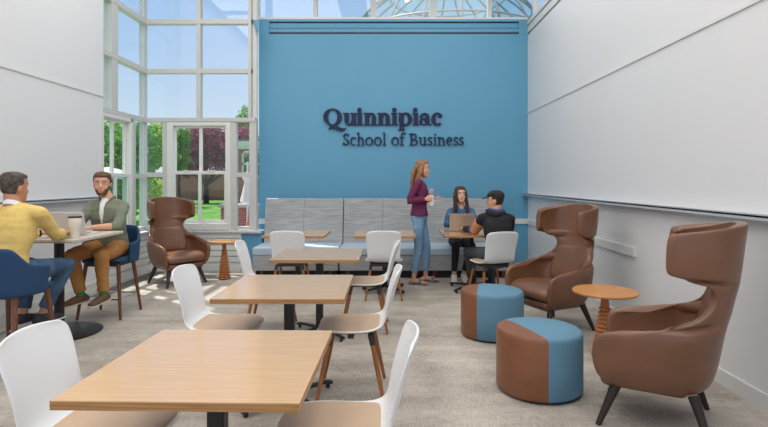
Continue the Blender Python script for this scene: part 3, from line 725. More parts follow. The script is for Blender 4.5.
def person(loc, rz, lb_, J, skin, top, pants, shoe_m, female=False, fold=.005, cuff=1.0, sandals=False, collar=None, ankle=1.0, sock=None, lenk=1.0, eyes=True):
    """J: joints in the person's own frame (forward +Y, right +X)"""
    t = empty('person', loc, rz, lb_, 'person')
    V = {k: Vector(v) for k, v in J.items() if isinstance(v, tuple) and not isinstance(v[0], tuple)}
    sh = (V['shR']-V['shL']).normalized(); hp = (V['hipR']-V['hipL']).normalized()
    HM = Matrix.Translation(V['head'])@Matrix.Rotation(R(J.get('yaw', 0)), 4, 'Z')@Matrix.Rotation(R(J.get('pitch', 0)), 4, 'X')@Matrix.Rotation(R(J.get('roll', 0)), 4, 'Y')
    HM = HM@Matrix.Scale(.96 if female else 1.0, 4)
    pel, wai, che, upp, nek = V['pelvis'], V['waist'], V['chest'], V['upper'], V['neck']
    TR = [(.150, .105), (.112, .088), (.132, .108), (.128, .09), (.092, .062), (.046, .046)] if female else [(.160, .112), (.142, .104), (.160, .120), (.158, .105), (.118, .075), (.058, .056)]
    mid = upp.lerp(nek, .6)
    tpts = [pel, wai, che, upp, mid, nek]
    hn = HM@Vector((0, -.02, -.06))
    # continuous body
    b = MB(); hr = MB().rings(head_rings()); put(b, hr, HM)
    nq = .007 if female else 0
    nose = MB().tube([(0, .080, .028), (0, .091-nq*.5, .008), (0, .105-nq, -.018), (0, .099-nq, -.030)], [.008, .010, .0145, .012], 10, rounded=True); put(b, nose, HM)
    for s_ in (-1, 1):
        put(b, MB().ell((s_*.077, -.012, -.004), (.010, .020, .032), 12), HM)
        put(b, MB().ell((s_*.036, .062, -.026), (.026, .022, .020), 10), HM)
    put(b, MB().ell((0, .084, -.098), (.018, .012, .014), 10), HM)
    nr = .047 if female else .057
    b.tube([nek-Vector((0, 0, .05)), nek, nek.lerp(hn, .5), hn, HM@Vector((0, -.015, .0))], [nr*1.25, nr*1.08, nr, nr*.98, nr*.9], 16)
    b.tube(tpts, [(x-.018, y-.016) for x, y in TR], 20, side=sh)
    for s_ in 'RL':
        sg = 1 if s_ == 'R' else -1
        a = [V['sh'+s_], V['el'+s_], V['wr'+s_]]; kf = .82 if female else .94
        b.tube([mid, a[0]], [.045*kf, .048*kf], 12)
        b.tube([a[0], a[0].lerp(a[1], .4), a[0].lerp(a[1], .9), a[1], a[1].lerp(a[2], .25), a[1].lerp(a[2], .7), a[2]], [.047*kf, .046*kf, .038*kf, .037*kf, .040*kf, .031*kf, .025*kf], 14, rounded=True)
        hd = J['hand'+s_+'_']
        hand(b, a[2], hd[0], hd[1], hd[2], hd[3], .9 if female else 1.0)
        l = [V['hip'+s_], V['kn'+s_], V['an'+s_]]
        b.tube([l[0], l[0].lerp(l[1], .3), l[0].lerp(l[1], .9), l[1], l[1].lerp(l[2], .3), l[1].lerp(l[2], .75), l[2], l[2]-Vector((0, 0, .03))], [.072, .068, .05, .048, .048, .036, .031, .034], 14, rounded=True)
        td = Vector(J['toe'+s_]).normalized(); an = l[2]
        b.tube([an-td*.045-Vector((0, 0, .045)), an+Vector((0, 0, -.04)), an+td*.08-Vector((0, 0, .05)), an+td*.15-Vector((0, 0, .062)), an+td*.175-Vector((0, 0, .064))],
               [(.026, .026), (.032, .035), (.036, .026), (.040, .016), (.034, .013)], 12, side=td.cross(Vector((0, 0, 1))), rounded=True)
    remesh(b, 'body', skin, t, .0065, 2)
    # face
    if eyes:
        for s_ in (-1, 1):
            e = MB(); put(e, MB().ell((s_*.031, .0755, .018), (.0135, .0115, .0085), 12), HM); eo = e.build('eye', EYE, t)
            e = MB(); put(e, MB().ell((s_*.031, .0850, .018), (.006, .003, .0065), 10), HM); e.build('iris', IRIS, eo)
            e = MB(); put(e, MB().tube([(s_*.014, .0885, .036), (s_*.030, .0885, .041), (s_*.047, .078, .037)], [.0025, .0036, .0022], 8, rounded=True), HM); e.build('eyebrow', J['hairm'], t)
        e = MB(); put(e, MB().ell((0, .0885, -.058), (.024, .0075, .0048), 12), HM); put(e, MB().ell((0, .0880, -.065), (.019, .0075, .005), 12), HM); e.build('lips', LIP, t)
    # top garment
    g_ = MB(); e = .012
    hemp = V.get('hem', pel-(wai-pel).normalized()*.04)
    if 'hem' in V: g_.tube([hemp, hemp.lerp(wai, .5)]+tpts[1:5], [(TR[0][0]+.022, TR[0][1]+.022)]+[(TR[1][0]+e+.022, TR[1][1]+e+.01)]+[(x+e, y+e) for x, y in TR[1:5]], 24, side=sh)
    else: g_.tube([hemp]+tpts[:5], [(TR[0][0]+e+.006, TR[0][1]+e+.006)]+[(x+e, y+e) for x, y in TR[:5]], 24, side=sh)
    if not female and collar is None: g_.tube([mid.lerp(nek, -.3), mid.lerp(nek, .35), mid.lerp(nek, .8)], [(.118, .082), (.088, .075), (.07, .068)], 20, side=sh)
    for s_ in 'RL':
        kf = .84 if female else .93
        a = [V['sh'+s_], V['el'+s_], V['wr'+s_]]
        g_.tube([mid, mid.lerp(a[0], .6), a[0]], [(.066*kf), .066*kf, .064*kf], 14, rounded=True)
        end = a[1].lerp(a[2], cuff); 
        g_.tube([a[0], a[0].lerp(a[1], .35), a[0].lerp(a[1], .85), a[1], a[1].lerp(end, .4), end.lerp(a[1], .04), end], [.064*kf, .061*kf, .053*kf, .053*kf, .051*kf, .042*kf+.006*(1-cuff), .043*kf+.012*(1-cuff)], 16)
        g_.tube([a[0], a[0].lerp(a[1], .1)], .06*kf, 12, rounded=True)
    remesh(g_, 'sweater' if collar is None else collar, top, t, .011, 3, fold)
    # trousers
    p = MB(); p.tube([pel.lerp(wai, .35), pel, pel-(wai-pel).normalized()*.07], [(TR[0][0]+.0, TR[0][1]+.004), (TR[0][0]+.008, TR[0][1]+.012), (TR[0][0]-.01, TR[0][1]-.01)], 22, side=hp, rounded=True)
    for s_ in 'RL':
        l = [V['hip'+s_], V['kn'+s_], V['an'+s_]]; q = (.86 if female else 1.0)*J.get('leg', 1)
        e_ = l[1].lerp(l[2], ankle)
        p.tube([l[0], l[0].lerp(l[1], .3), l[0].lerp(l[1], .88), l[1], l[1].lerp(e_, .3), l[1].lerp(e_, .75), e_], [.092*q, .088*q, .068*q, .066*q, .062*q, .053*q, .052*q], 16, rounded=False)
        p.ell(l[1], (.064*q, .064*q, .064*q)); p.ell(l[0], (.09*q, .09*q, .09*q))
    remesh(p, 'trousers', pants, t, .011, 3, fold*.8)
    for s_ in 'RL':
        an = V['an'+s_]; td = Vector(J['toe'+s_]).normalized(); x = td.cross(Vector((0, 0, 1))).normalized(); dn = Vector((0, 0, -1))
        if sandals:
            s1 = MB().tube([an-td*.06+dn*.082, an+td*.05+dn*.084, an+td*.13+dn*.084, an+td*.185+dn*.084], [(.03, .008), (.034, .008), (.043, .008), (.034, .007)], 14, side=x, rounded=True)
            so = s1.build('sandal', shoe_m, t)
            MB().tube([an+td*.10+dn*.08-x*.045, an+td*.095+dn*.024-x*.024, an+td*.095+dn*.022+x*.024, an+td*.10+dn*.08+x*.045], [(.026, .008)]*4, 10, side=td).build('sandal_strap', shoe_m, so)
        else:
            s1 = MB(); s1.tube([an-td*.055+dn*.055, an-td*.02+dn*.045, an+td*.06+dn*.05, an+td*.13+dn*.062, an+td*.185+dn*.066], [(.034, .034), (.040, .044), (.042, .036), (.046, .026), (.036, .020)], 16, side=x, rounded=True)
            s1.tube([an-td*.01+dn*.045, an-td*.01+dn*.0], [.045, .043], 14)
            so = remesh(s1, 'shoe', shoe_m, t, .008, 2)
            MB().tube([an-td*.075+dn*.085, an+td*.04+dn*.086, an+td*.13+dn*.086, an+td*.205+dn*.084], [(.034, .011), (.038, .010), (.048, .010), (.032, .009)], 16, side=x, rounded=True).build('sole', J.get('solem', EYE), so)
        if sock: MB().tube([an+dn*.02, an.lerp(V['kn'+s_], .28)], [.040, .038], 14).build('sock', sock, t)
    return t, V, HM
def hair(t, HM, m, fac, extra=None, voxel=.007, name='hair', fold=.003):
    h = MB(); put(h, MB().rings(head_rings(fac, 40)), HM)
    if extra:
        e = MB(); extra(e); put(h, e, HM)
    return remesh(h, name, m, t, voxel, 2, fold, 40)
def short_hair(line_f=.085, line_s=.0, line_b=-.065, k=1.10):
    def fac(a, z):
        s = math.sin(a)      # +1 front, -1 back
        lim = line_s+(line_f-line_s)*max(0, s)**.8*1.0 if s > 0 else line_s+(line_b-line_s)*(-s)**.7
        if s > .25: lim = max(lim, line_f-.012*(1-s))
        return k+(.05 if z > .07 else 0) if z > lim else .90
    return fac
H_GREY = mat('grey brown hair', (96, 84, 76), .7, rgb2=(56, 46, 40), scale=(40, 40, 40)); H_BR = mat('brown hair', (112, 74, 48), .6, rgb2=(70, 46, 32), scale=(60, 60, 12))
H_LT = mat('light brown hair', (172, 128, 92), .55, rgb2=(118, 82, 56), scale=(60, 60, 8)); H_DK = mat('dark brown hair', (92, 58, 42), .55, rgb2=(48, 30, 24), scale=(60, 60, 8))
H_BK = mat('near black hair', (34, 28, 26), .6)
YEL = mat('yellow knit', (230, 198, 118), .85, var=.08, scale=(30, 30, 30), bump=.15, bscale=(240, 240, 240))
OLV = mat('olive shirt cloth', (122, 128, 110), .85, var=.1, scale=(20, 20, 20)); TEE = mat('white tee', (232, 230, 228), .8)
DEN = mat('mid blue jeans', (70, 98, 128), .85, rgb2=(48, 72, 100), scale=(9, 9, 5)); DENL = mat('light blue jeans', (134, 170, 200), .85, rgb2=(104, 144, 178), scale=(9, 9, 4))
CHI = mat('brown chinos', (180, 126, 68), .85, var=.15, scale=(8, 8, 8)); BLK = mat('black cloth', (30, 30, 34), .9); GRYJ = mat('charcoal jeans', (70, 72, 78), .9, var=.15, scale=(8, 8, 8))
PUR = mat('plum knit', (104, 34, 76), .8, var=.15, scale=(12, 12, 12)); DJK = mat('denim jacket', (78, 116, 154), .85, rgb2=(56, 88, 124), scale=(14, 14, 14))
ORG = mat('orange sleeve', (206, 138, 92), .8); NAVY = mat('navy lining', (70, 78, 130), .8)
SHB = mat('brown suede shoe', (106, 76, 60), .8); SHD = mat('dark shoe', (44, 44, 54), .6); SHW = mat('white sneaker', (226, 222, 214), .6); SOLE = mat('pale sole', (206, 190, 166), .7); GREEN = mat('green sock', (42, 140, 62), .8)
SOLEB = mat('dark sole', (60, 52, 48), .7); CAP = mat('black cap', (36, 34, 36), .8); SAND = mat('patterned sandal', (52, 50, 62), .7, rgb2=(170, 160, 160), scale=(60, 60, 60))

# man in yellow, seated with his back to the camera (faces +Y)
J = dict(pelvis=(0, -.03, .73), waist=(0, .0, .87), chest=(.01, .05, 1.03), upper=(.01, .07, 1.13), neck=(-.01, .07, 1.22), head=(-.02, .10, 1.352),
         shR=(.195, .07, 1.155), elR=(.20, .27, .965), wrR=(.11, .50, .955), shL=(-.185, .09, 1.155), elL=(-.22, .28, .965), wrL=(-.07, .48, .955),
         hipR=(.10, .0, .70), knR=(.17, .46, .685), anR=(.04, .34, .30), hipL=(-.10, .0, .70), knL=(-.15, .46, .685), anL=(-.11, .33, .30),
         toeR=(.25, 1, 0), toeL=(.1, 1, 0), handR_=((-.1, 1, -.02), (0, 0, 1), -1, .35), handL_=((.3, 1, -.02), (0, 0, 1), 1, .35), yaw=-16, pitch=-4, hairm=H_GREY, solem=EYE)
t, V, HM = person((-2.95, 3.97, 0), 0, 'man in a yellow sweater and jeans seated with his back to the camera', J, SK['b'], YEL, DEN, SHD, cuff=.92, fold=.006, ankle=.9)
hair(t, HM, H_GREY, short_hair(.088, .012, -.075, 1.09))
MB().tube([V['neck']+Vector((0, -.01, -.012)), V['neck']+Vector((0, .005, .022))], [(.066, .068), (.061, .064)], 20, side=(1, 0, 0)).build('shirt_collar', TEE, t)
MB().tube([V['wrL'].lerp(V['elL'], .10), V['wrL'].lerp(V['elL'], .0)], .031, 14).build('wristwatch', BLK, t)

# man in olive shirt (faces -Y)
J = dict(pelvis=(0, -.05, .73), waist=(0, -.02, .87), chest=(0, .02, 1.03), upper=(0, .03, 1.13), neck=(0, .03, 1.225), head=(.035, .07, 1.375),
         shR=(.165, .03, 1.135), elR=(.225, .20, .955), wrR=(.07, .42, .955), shL=(-.158, .02, 1.135), elL=(-.195, .20, .95), wrL=(-.05, .38, .955),
         hipR=(.10, 0, .70), knR=(.13, .44, .69), anR=(.05, .42, .31), hipL=(-.10, 0, .70), knL=(-.15, .42, .685), anL=(-.15, .38, .31),
         toeR=(.45, 1, -.05), toeL=(.1, 1, -.05), handR_=((-.5, .8, -.05), (0, 0, 1), -1, .5), handL_=((.6, .7, -.05), (0, 0, 1), 1, .5), yaw=20, pitch=-6, hairm=H_BR, solem=SOLE)
t, V, HM = person((-2.95, 5.42, 0), PI, 'bearded man in an olive green shirt and brown chinos facing the camera', J, SK['a'], OLV, CHI, SHB, cuff=.3, collar='shirt', sock=GREEN, fold=.009, ankle=.95)
hair(t, HM, H_BR, short_hair(.074, -.002, -.06, 1.10))
def beard(a, z):
    s = math.sin(a)
    if s < -.1: return .9
    return 1.075 if z < (-.036 if s > .75 else -.012) and not (s > .93 and -.07 < z < -.05) else .93
hair(t, HM, H_BR, beard, name='beard', fold=.001)
c = V['neck']; MB().tube([(0, .115, .98), (0, .147, 1.08), (0, .117, 1.17), (0, .075, 1.215)], [(.014, .03), (.022, .03), (.032, .03), (.04, .03)], 14, side=(1, 0, 0)).build('undershirt', TEE, t)
for s_ in (-1, 1):
    MB().tube([(s_*.055, -.02, 1.235), (s_*.072, .05, 1.225), (s_*.035, .125, 1.165)], [(.008, .026), (.008, .030), (.007, .018)], 10, side=(1, 0, 0), rounded=True).build('collar_flap', OLV, t)

# standing woman (faces +X)
J = dict(pelvis=(0, .0, .92), waist=(0, .0, 1.08), chest=(0, .015, 1.22), upper=(0, .0, 1.34), neck=(0, .0, 1.425), head=(.0, .045, 1.575),
         shR=(.145, -.02, 1.375), elR=(.19, -.14, 1.14), wrR=(.15, .085, 1.165), shL=(-.145, -.01, 1.375), elL=(-.17, .0, 1.13), wrL=(-.08, .20, 1.17),
         hipR=(.075, -.01, .88), knR=(.075, -.01, .50), anR=(.09, -.075, .093), hipL=(-.075, .015, .88), knL=(-.08, .10, .50), anL=(-.11, .09, .093),
         toeR=(.25, 1, 0), toeL=(-.05, 1, 0), handR_=((-.25, 1, .05), (1, 0, .2), -1, 1.0), handL_=((.1, 1, 0), (0, 0, -1), 1, .25), yaw=-14, pitch=-5, hairm=H_LT, leg=1.02, hem=(0, 0, .935))
t, V, HM = person((.43, 7.06, 0), R(-94), 'standing woman in a plum sweater and light jeans holding a bottle', J, SK['a'], PUR, DENL, SAND, female=True, cuff=.95, sandals=True, ankle=.83)
def long_f(a, z):
    s = math.sin(a)
    if z > .085: return 1.14
    if s > .55: return .88
    return 1.13 if s < .25 or z > .05 else .95
def tail(e):
    e.tube([(0, -.075, .03), (0, -.115, -.07), (.0, -.125, -.19), (0, -.13, -.30), (0, -.12, -.36)], [(.085, .045), (.085, .045), (.085, .035), (.07, .028), (.04, .02)], 18, side=(1, 0, 0), rounded=True)
    for s_ in (-1, 1): e.tube([(s_*.066, .01, .05), (s_*.078, -.01, -.03), (s_*.080, -.03, -.12), (s_*.075, -.06, -.22)], [(.020, .034), (.020, .036), (.02, .036), (.016, .03)], 12, side=(1, 0, 0), rounded=True)
hair(t, HM, H_LT, long_f, tail)
bt = empty('water_bottle', tuple(Matrix.Rotation(R(-94), 3, 'Z')@Vector((.085, .165, 1.075))+Vector((.43, 7.06, 0))), 0, 'white bottle with grey lid held by the standing woman', 'bottle')
MB().lathe([(.030, 0), (.034, .004), (.037, .12), (.040, .15), (.040, .152)], seg=24).build('body', M['cup_white'], bt)
MB().lathe([(.044, .150), (.046, .158), (.046, .195), (.036, .222), (.012, .232)], seg=24).build('lid', M['cup_grey'], bt)
MB().tube([(0, 0, .23), (.0, 0, .275)], .006, 10).build('straw', M['cup_grey'], bt)

# seated woman on the bench (faces -Y)
J = dict(pelvis=(0, -.02, .54), waist=(0, .03, .69), chest=(0, .09, .83), upper=(0, .12, .94), neck=(0, .13, 1.045), head=(.015, .16, 1.21),
         shR=(.15, .12, .965), elR=(.23, .27, .79), wrR=(.12, .47, .80), shL=(-.15, .12, .965), elL=(-.20, .28, .78), wrL=(-.09, .47, .80),
         hipR=(.09, 0, .52), knR=(.12, .46, .52), anR=(.13, .36, .093), hipL=(-.09, 0, .52), knL=(-.10, .46, .52), anL=(-.02, .28, .093),
         toeR=(.1, 1, 0), toeL=(0, 1, 0), handR_=((-.3, 1, -.08), (0, 0, 1), -1, .5), handL_=((.3, 1, -.08), (0, 0, 1), 1, .5), yaw=8, pitch=-2, hairm=H_DK, solem=EYE)
t, V, HM = person((1.06, 7.56, 0), PI, 'seated woman in a denim jacket on the bench behind the sand laptop', J, SK['c'], DJK, BLK, SHW, female=True, collar='jacket', ankle=.86, cuff=.9)
def long2(a, z):
    s = math.sin(a)
    if z > .088: return 1.13
    if s > .62: return .88
    return 1.13
def locks(e):
    e.tube([(0, -.075, .03), (0, -.11, -.07), (.0, -.11, -.17)], [(.085, .045), (.085, .04), (.07, .03)], 18, side=(1, 0, 0), rounded=True)
    for s_ in (-1, 1): e.tube([(s_*.055, .045, .075), (s_*.074, .045, .03), (s_*.082, .035, -.05), (s_*.092, .045, -.14), (s_*.092, .055, -.23), (s_*.085, .06, -.28)], [(.016, .03), (.018, .034), (.022, .036), (.028, .03), (.026, .024), (.014, .014)], 12, side=(1, 0, 0), rounded=True)
hair(t, HM, H_DK, long2, locks)
MB().tube([(0, .165, .80), (0, .175, .88), (0, .165, .95), (0, .145, 1.0)], [(.02, .03), (.032, .03), (.040, .028), (.036, .02)], 14, side=(1, 0, 0), rounded=True).build('blouse', SK['c'], t)
for s_ in (-1, 1):
    MB().tube([(s_*.05, .09, 1.03), (s_*.066, .145, 1.015), (s_*.045, .20, .94)], [(.008, .022), (.008, .028), (.007, .018)], 10, side=(1, 0, 0), rounded=True).build('collar_flap', DJK, t)

# person with the black cap (faces +Y, head turned left)
J = dict(pelvis=(.01, .02, .54), waist=(.02, .03, .68), chest=(.01, .06, .83), upper=(.0, .09, .93), neck=(-.02, .11, 1.015), head=(-.005, .12, 1.165),
         shR=(.165, .08, .955), elR=(.20, .24, .78), wrR=(.05, .43, .80), shL=(-.17, .11, .955), elL=(-.23, .26, .80), wrL=(-.32, .49, .795),
         hipR=(.10, .04, .52), knR=(.0, .47, .50), anR=(.06, .66, .12), hipL=(-.08, .04, .52), knL=(-.29, .42, .51), anL=(-.20, .62, .12),
         toeR=(-.2, 1, 0), toeL=(-.1, 1, 0), handR_=((-.4, 1, -.05), (0, 0, 1), -1, .4), handL_=((-.2, 1, -.02), (0, 0, 1), 1, .4), yaw=62, pitch=-3, hairm=H_BK, solem=EYE)
t, V, HM = person((1.31, 6.10, 0), 0, 'person in a black cap and hoodie with an orange sleeve, seen from behind', J, SK['a'], BLK, GRYJ, SHD, collar='hoodie', fold=.006)
hair(t, HM, H_BK, short_hair(.075, .0, -.07, 1.07))
def capf(a, z):
    lim = .052 if math.sin(a) > -.3 else .02
    return 1.15+(.02 if z > .1 else 0) if z > lim else .88
c = MB(); put(c, MB().rings(head_rings(capf, 36)), HM); cap_o = remesh(c, 'cap', CAP, t, .007, 2)
c = MB(); put(c, MB().tube([(0, .06, .052), (0, .11, .052), (0, .145, .042), (0, .157, .036)], [(.075, .006), (.074, .006), (.058, .005), (.03, .004)], 20, side=(1, 0, 0)), HM); c.build('cap_brim', CAP, cap_o)
c = MB(); u = V['shL'].lerp(V['elL'], .28); w = V['elL'].lerp(V['wrL'], .12)
c.tube([u, u.lerp(V['elL'], .6), V['elL'], w], [.068, .063, .061, .057], 18); remesh(c, 'sleeve_panel', ORG, t, .011, 2, .004)
MB().tube([w, V['elL'].lerp(V['wrL'], .28)], [.0565, .055], 18).build('sleeve_stripe', NAVY, t)
c = MB(); n_ = V['neck']
c.tube([n_+Vector((-.07, .05, .03)), n_+Vector((-.085, -.03, .02)), n_+Vector((.0, -.095, -.01)), n_+Vector((.10, -.05, .0)), n_+Vector((.10, .04, .02))], [(.022, .03), (.03, .034), (.036, .036), (.034, .034), (.022, .03)], 14, side=(0, 0, 1), rounded=True)
remesh(c, 'hood', BLK, t, .009, 2, .004)
c = MB(); c.tube([n_+Vector((-.06, .03, .055)), n_+Vector((-.055, -.03, .05)), n_+Vector((.02, -.07, .035)), n_+Vector((.10, -.04, .035)), n_+Vector((.12, -.02, .02))], [.012, .018, .022, .024, .012], 12, rounded=True)
c.build('hood_lining', NAVY, t)

# ------------------------------------------------------------------ outdoors
GZ = -.12
struct(MB().box(-60, 25, YW+.4, 41.5, GZ-.2, GZ), 'ground_lawn', M['grass'])
struct(MB().box(-16, XL-.25, -8, YW+.4, GZ-.2, GZ), 'ground_lawn_side', M['grass'])
struct(MB().box(-16, 8, YW+.4, 16, GZ-.1, GZ+.02), 'ground_patio', M['stone'])
struct(MB().box(-60, 60, -60, YB-.02, -.25, -.05), 'ground_front', M['stone'])
struct(MB().box(-60, -2, 41, 41.4, GZ, 1.86).box(-60, -2, 40.9, 41.5, 1.86, 1.98), 'garden_wall', M['brick_wall'])
struct(MB().box(-22, -21.7, 8, 41, GZ, 1.9), 'garden_wall_side', M['brick_wall'])
rnd = random.Random(3)
def tree(loc, h0, blobs, lm, n, ls, lb_, name='tree', trunk=.16, fork=True, group=None):
    t = empty(name, loc, 0, lb_, 'tree', group)
    c0 = sum((Vector(b_[0]) for b_ in blobs), Vector())/len(blobs)
    m = MB(); m.tube([(0, 0, -.1), (.03, 0, h0*.5), (0, .02, h0)], [trunk*1.2, trunk, trunk*.85], 10)
    for b_ in blobs:
        c = Vector(b_[0]); m.tube([(0, 0, h0*.93), Vector((0, 0, h0)).lerp(c, .45)+Vector((0, 0, .1)), c], [trunk*.55, trunk*.4, trunk*.12], 8)
    m.build('trunk', M['bark'], t)
    v = []; f_ = []
    tot = sum(b_[1][0]*b_[1][2] for b_ in blobs)
    for b_ in blobs:
        c = Vector(b_[0]); r = b_[1]
        for k in range(int(n*r[0]*r[2]/tot)):
            d = Vector((rnd.gauss(0, 1), rnd.gauss(0, 1), rnd.gauss(0, 1))).normalized(); q = rnd.random()**.4*(.85+.25*noise.noise(d*2.5+c))
            p = c+Vector((d.x*r[0]*q, d.y*r[1]*q, d.z*r[2]*q)); s = ls*(.6+.8*rnd.random())
            a = Vector((rnd.gauss(0, 1), rnd.gauss(0, 1), rnd.gauss(0, 1))).normalized(); b2 = a.orthogonal().normalized(); o = len(v)
            v += [p-a*s, p+b2*s*.55, p+a*s, p-b2*s*.55]; f_.append((o, o+1, o+2, o+3))
    me = bpy.data.meshes.new('foliage'); me.from_pydata([tuple(x) for x in v], [], f_); me.materials.append(lm)
    o = bpy.data.objects.new('foliage', me); C.objects.link(o); o.parent = t
    return t
TG = None
def at(px, Y, z=GZ): return (vx(px, Y), Y, z)
tree(at(206, 35), 1.3, [((-1.0, 0, 3.2), (1.5, 1.6, 1.5)), ((1.2, 0, 3.3), (1.9, 1.6, 1.7)), ((0, .3, 4.6), (1.9, 1.6, 1.5)), ((2.4, .3, 2.7), (1.2, 1.2, 1.1)), ((2.4, .6, 4.4), (1.2, 1.2, 1.2)), ((-1.5, 0, 2.3), (.9, 1, .7))],
     M['leaf_purple'], 6500, .12, 'purple leaved tree forking low on the lawn before the garden wall', trunk=.17)
tree(at(179, 30), 1.2, [((0, 0, 3.0), (.7, .8, 1.2)), ((.2, 0, 4.0), (.5, .6, .8))], M['leaf_green'], 3000, .1, 'slim green tree left of the purple tree', trunk=.1)
tree(at(152, 26), 1.5, [((0, 0, 3.1), (1.4, 1.2, 1.1)), ((.3, .3, 3.8), (1.0, 1, .9)), ((-1.0, 0, 3.4), (.9, 1, 1))], M['leaf_light'], 4500, .1, 'yellow green tree seen through the narrow left pane', trunk=.1)
tree(at(120, 15.5), 1.2, [((0, 0, 2.2), (1.3, 1.2, 1.4)), ((-1.1, 0, 2.5), (1.0, 1, 1.3)), ((.55, .4, 2.5), (.6, .8, .9))], M['leaf_green'], 7000, .075, 'bushy green tree close outside the left windows', trunk=.12)
tree(at(100, 19), 1.2, [((0, 0, 2.4), (1.8, 1.2, 1.7)), ((1.3, .5, 1.0), (1.2, 1, .9))], M['leaf_light'], 6000, .085, 'pale green tree behind the bushy one outside the left windows', trunk=.12)
tree(at(246, 52), 4.0, [((0, 0, 7.6), (1.2, 1.2, 1.7)), ((-.6, 0, 6.4), (1.3, 1, 1.3))], M['leaf_green'], 1200, .16, 'tall distant tree rising above the brick house roof', trunk=.2)
tree(at(241, 46), 3.0, [((0, 0, 4.6), (2.4, 2, 1.9)), ((-2.2, 0, 4.2), (1.8, 1.6, 1.6))], M['leaf_purple'], 4200, .14, 'reddish tree behind the brick house and right of the purple tree', trunk=.2)
tree(at(204, 50), 3.0, [((0, 0, 5.2), (2.6, 2, 2.0))], M['leaf_purple'], 2400, .16, 'far reddish tree behind the garden wall', trunk=.2)
# brick house
hs = empty('brick_house', at(236.5, 30), 0, 'red brick house with white sash window seen right of the rear window', 'house')
hm = MB(); hm.box(.0, 9, 0, 3.2, 0, 3.55); hm.build('wall', M['brick'], hs, smooth=0)
MB().box(-.25, 9.2, -.3, 3.5, 3.55, 3.85).box(-.15, 9.1, -.2, 3.4, 3.4, 3.55).build('cornice', M['white'], hs, smooth=0)
MB().prism([(-.4, 3.85), (9.3, 3.85), (9.0, 3.98), (.0, 3.98)], -.3, 3.5).build('roof', M['slate'], hs, smooth=0)
wd = MB(); x0, x1, z0, z1 = .33, 1.5, 1.75, 3.3
for a in ((x0, x0+.1, z0, z1), (x1-.1, x1, z0, z1), (x0, x1, z0, z0+.12), (x0, x1, z1-.12, z1), (x0, x1, 2.48, 2.58), ((x0+x1)/2-.03, (x0+x1)/2+.03, z0, z1)): wd.box(a[0], a[1], -.06, .02, a[2], a[3])
wo = wd.build('window', M['white'], hs, smooth=0); MB().box(x0+.05, x1-.05, -.02, -.005, z0+.05, z1-.05).build('pane', M['glass_dark'], wo, smooth=0)
# planter, umbrella, patio chair
pl = empty('brick_planter', (vx(231, 14), 14, GZ+.02), 0, 'low red brick planter wall with stone cap on the patio', 'planter')
MB().box(-.2, 1.6, -.25, .35, 0, .80).build('wall', M['brick'], pl, smooth=0); MB().box(-.26, 1.66, -.31, .41, .80, .88).build('cap_stone', M['stone'], pl, smooth=0)
um = empty('patio_umbrella', (vx(247.5, 13.0), 13.0, GZ+.02), 0, 'closed cream patio umbrella beside the brick planter', 'umbrella')
MB().tube([(0, 0, 0), (0, 0, 2.0)], .025, 10).build('pole', M['white'], um)
MB().lathe([(.16, .95), (.19, 1.0), (.14, 1.2), (.09, 1.42), (.085, 1.5), (.13, 1.58), (.12, 1.66), (.02, 1.75)], seg=14).build('canopy', M['umbrella'], um)
MB().lathe([(.25, 0), (.25, .06), (.05, .09)], seg=24).build('base', M['stone'], um)
um2 = empty('patio_umbrella', (vx(108, 12.5), 12.5, GZ), 0, 'open white patio umbrella outside the left windows', 'umbrella')
MB().tube([(0, 0, 0), (0, 0, 1.85)], .025, 10).build('pole', M['white'], um2)
MB().lathe([(.62, 1.58), (.60, 1.63), (.45, 1.74), (.25, 1.82), (.03, 1.87)], seg=16).build('canopy', M['white'], um2, solid=.01)
pc = empty('patio_chair', (vx(243.5, 9.6), 9.6, GZ+.02), R(150), 'brown wooden slatted patio chair outside the narrow right pane', 'chair')
for k in range(5):
    x = -.2+.1*k; MB().tube([(x*.8, -.2, .3), (x*1.05, -.34, .72), (x*1.15, -.38, .95-.9*x*x)], [(.036, .010)]*3, 8, side=(1, 0, 0), rounded=True).build('back_slat', M['wood_out'], pc)
MB().box(-.25, .25, -.22, .28, .33, .36).build('seat', M['wood_out'], pc, bevel=.01)
for s_ in (-1, 1):
    MB().box(s_*.28-.05, s_*.28+.05, -.28, .34, .53, .56).build('armrest', M['wood_out'], pc, bevel=.01)
    for y in (-.24, .24): MB().box(s_*.27-.025, s_*.27+.025, y-.03, y+.03, 0, .53).build('leg', M['wood_out'], pc)
# glass dome
dm = empty('glass_dome', (vx(448, 25), 25, 3.0), 0, 'large glass and steel dome rising behind the blue wall', 'dome')
cz = H+(VY-91)/F*25-3.0; rd = 109/F*25
prof = [(rd*math.cos(R(a)), cz+rd*math.sin(R(a))) for a in range(-8, 88, 6)]
MB().lathe([(rd*.99, -3), (rd*.99, prof[0][1]-.1), (rd*.98, prof[0][1])], seg=32).build('drum', M['white'], dm)
MB().lathe(prof, seg=40).build('glazing', M['glass_dome'], dm)
for k in range(20):
    a = 2*PI*k/20; MB().tube([(r_*math.cos(a)*1.005, r_*math.sin(a)*1.005, z*1.0) for r_, z in prof], .05, 6).build('rib', M['dome_steel'], dm)
for a in (10, 26, 42, 58, 72, 84):
    r_ = rd*math.cos(R(a))*1.005; z = cz+rd*math.sin(R(a))*1.005; n = 40
    ring = [[(r_*math.cos(2*PI*k/n)*(1+.045/r_*math.cos(b_)), r_*math.sin(2*PI*k/n)*(1+.045/r_*math.cos(b_)), z+.045*math.sin(b_)) for k in range(n)] for b_ in (0, PI/2, PI, 3*PI/2)]
    m = MB(); m.v = [Vector(p) for q in ring for p in q]; m.f = [(i*n+k, i*n+(k+1) % n, ((i+1) % 4)*n+(k+1) % n, ((i+1) % 4)*n+k) for i in range(4) for k in range(n)]
    m.build('ring_beam', M['dome_steel'], dm)

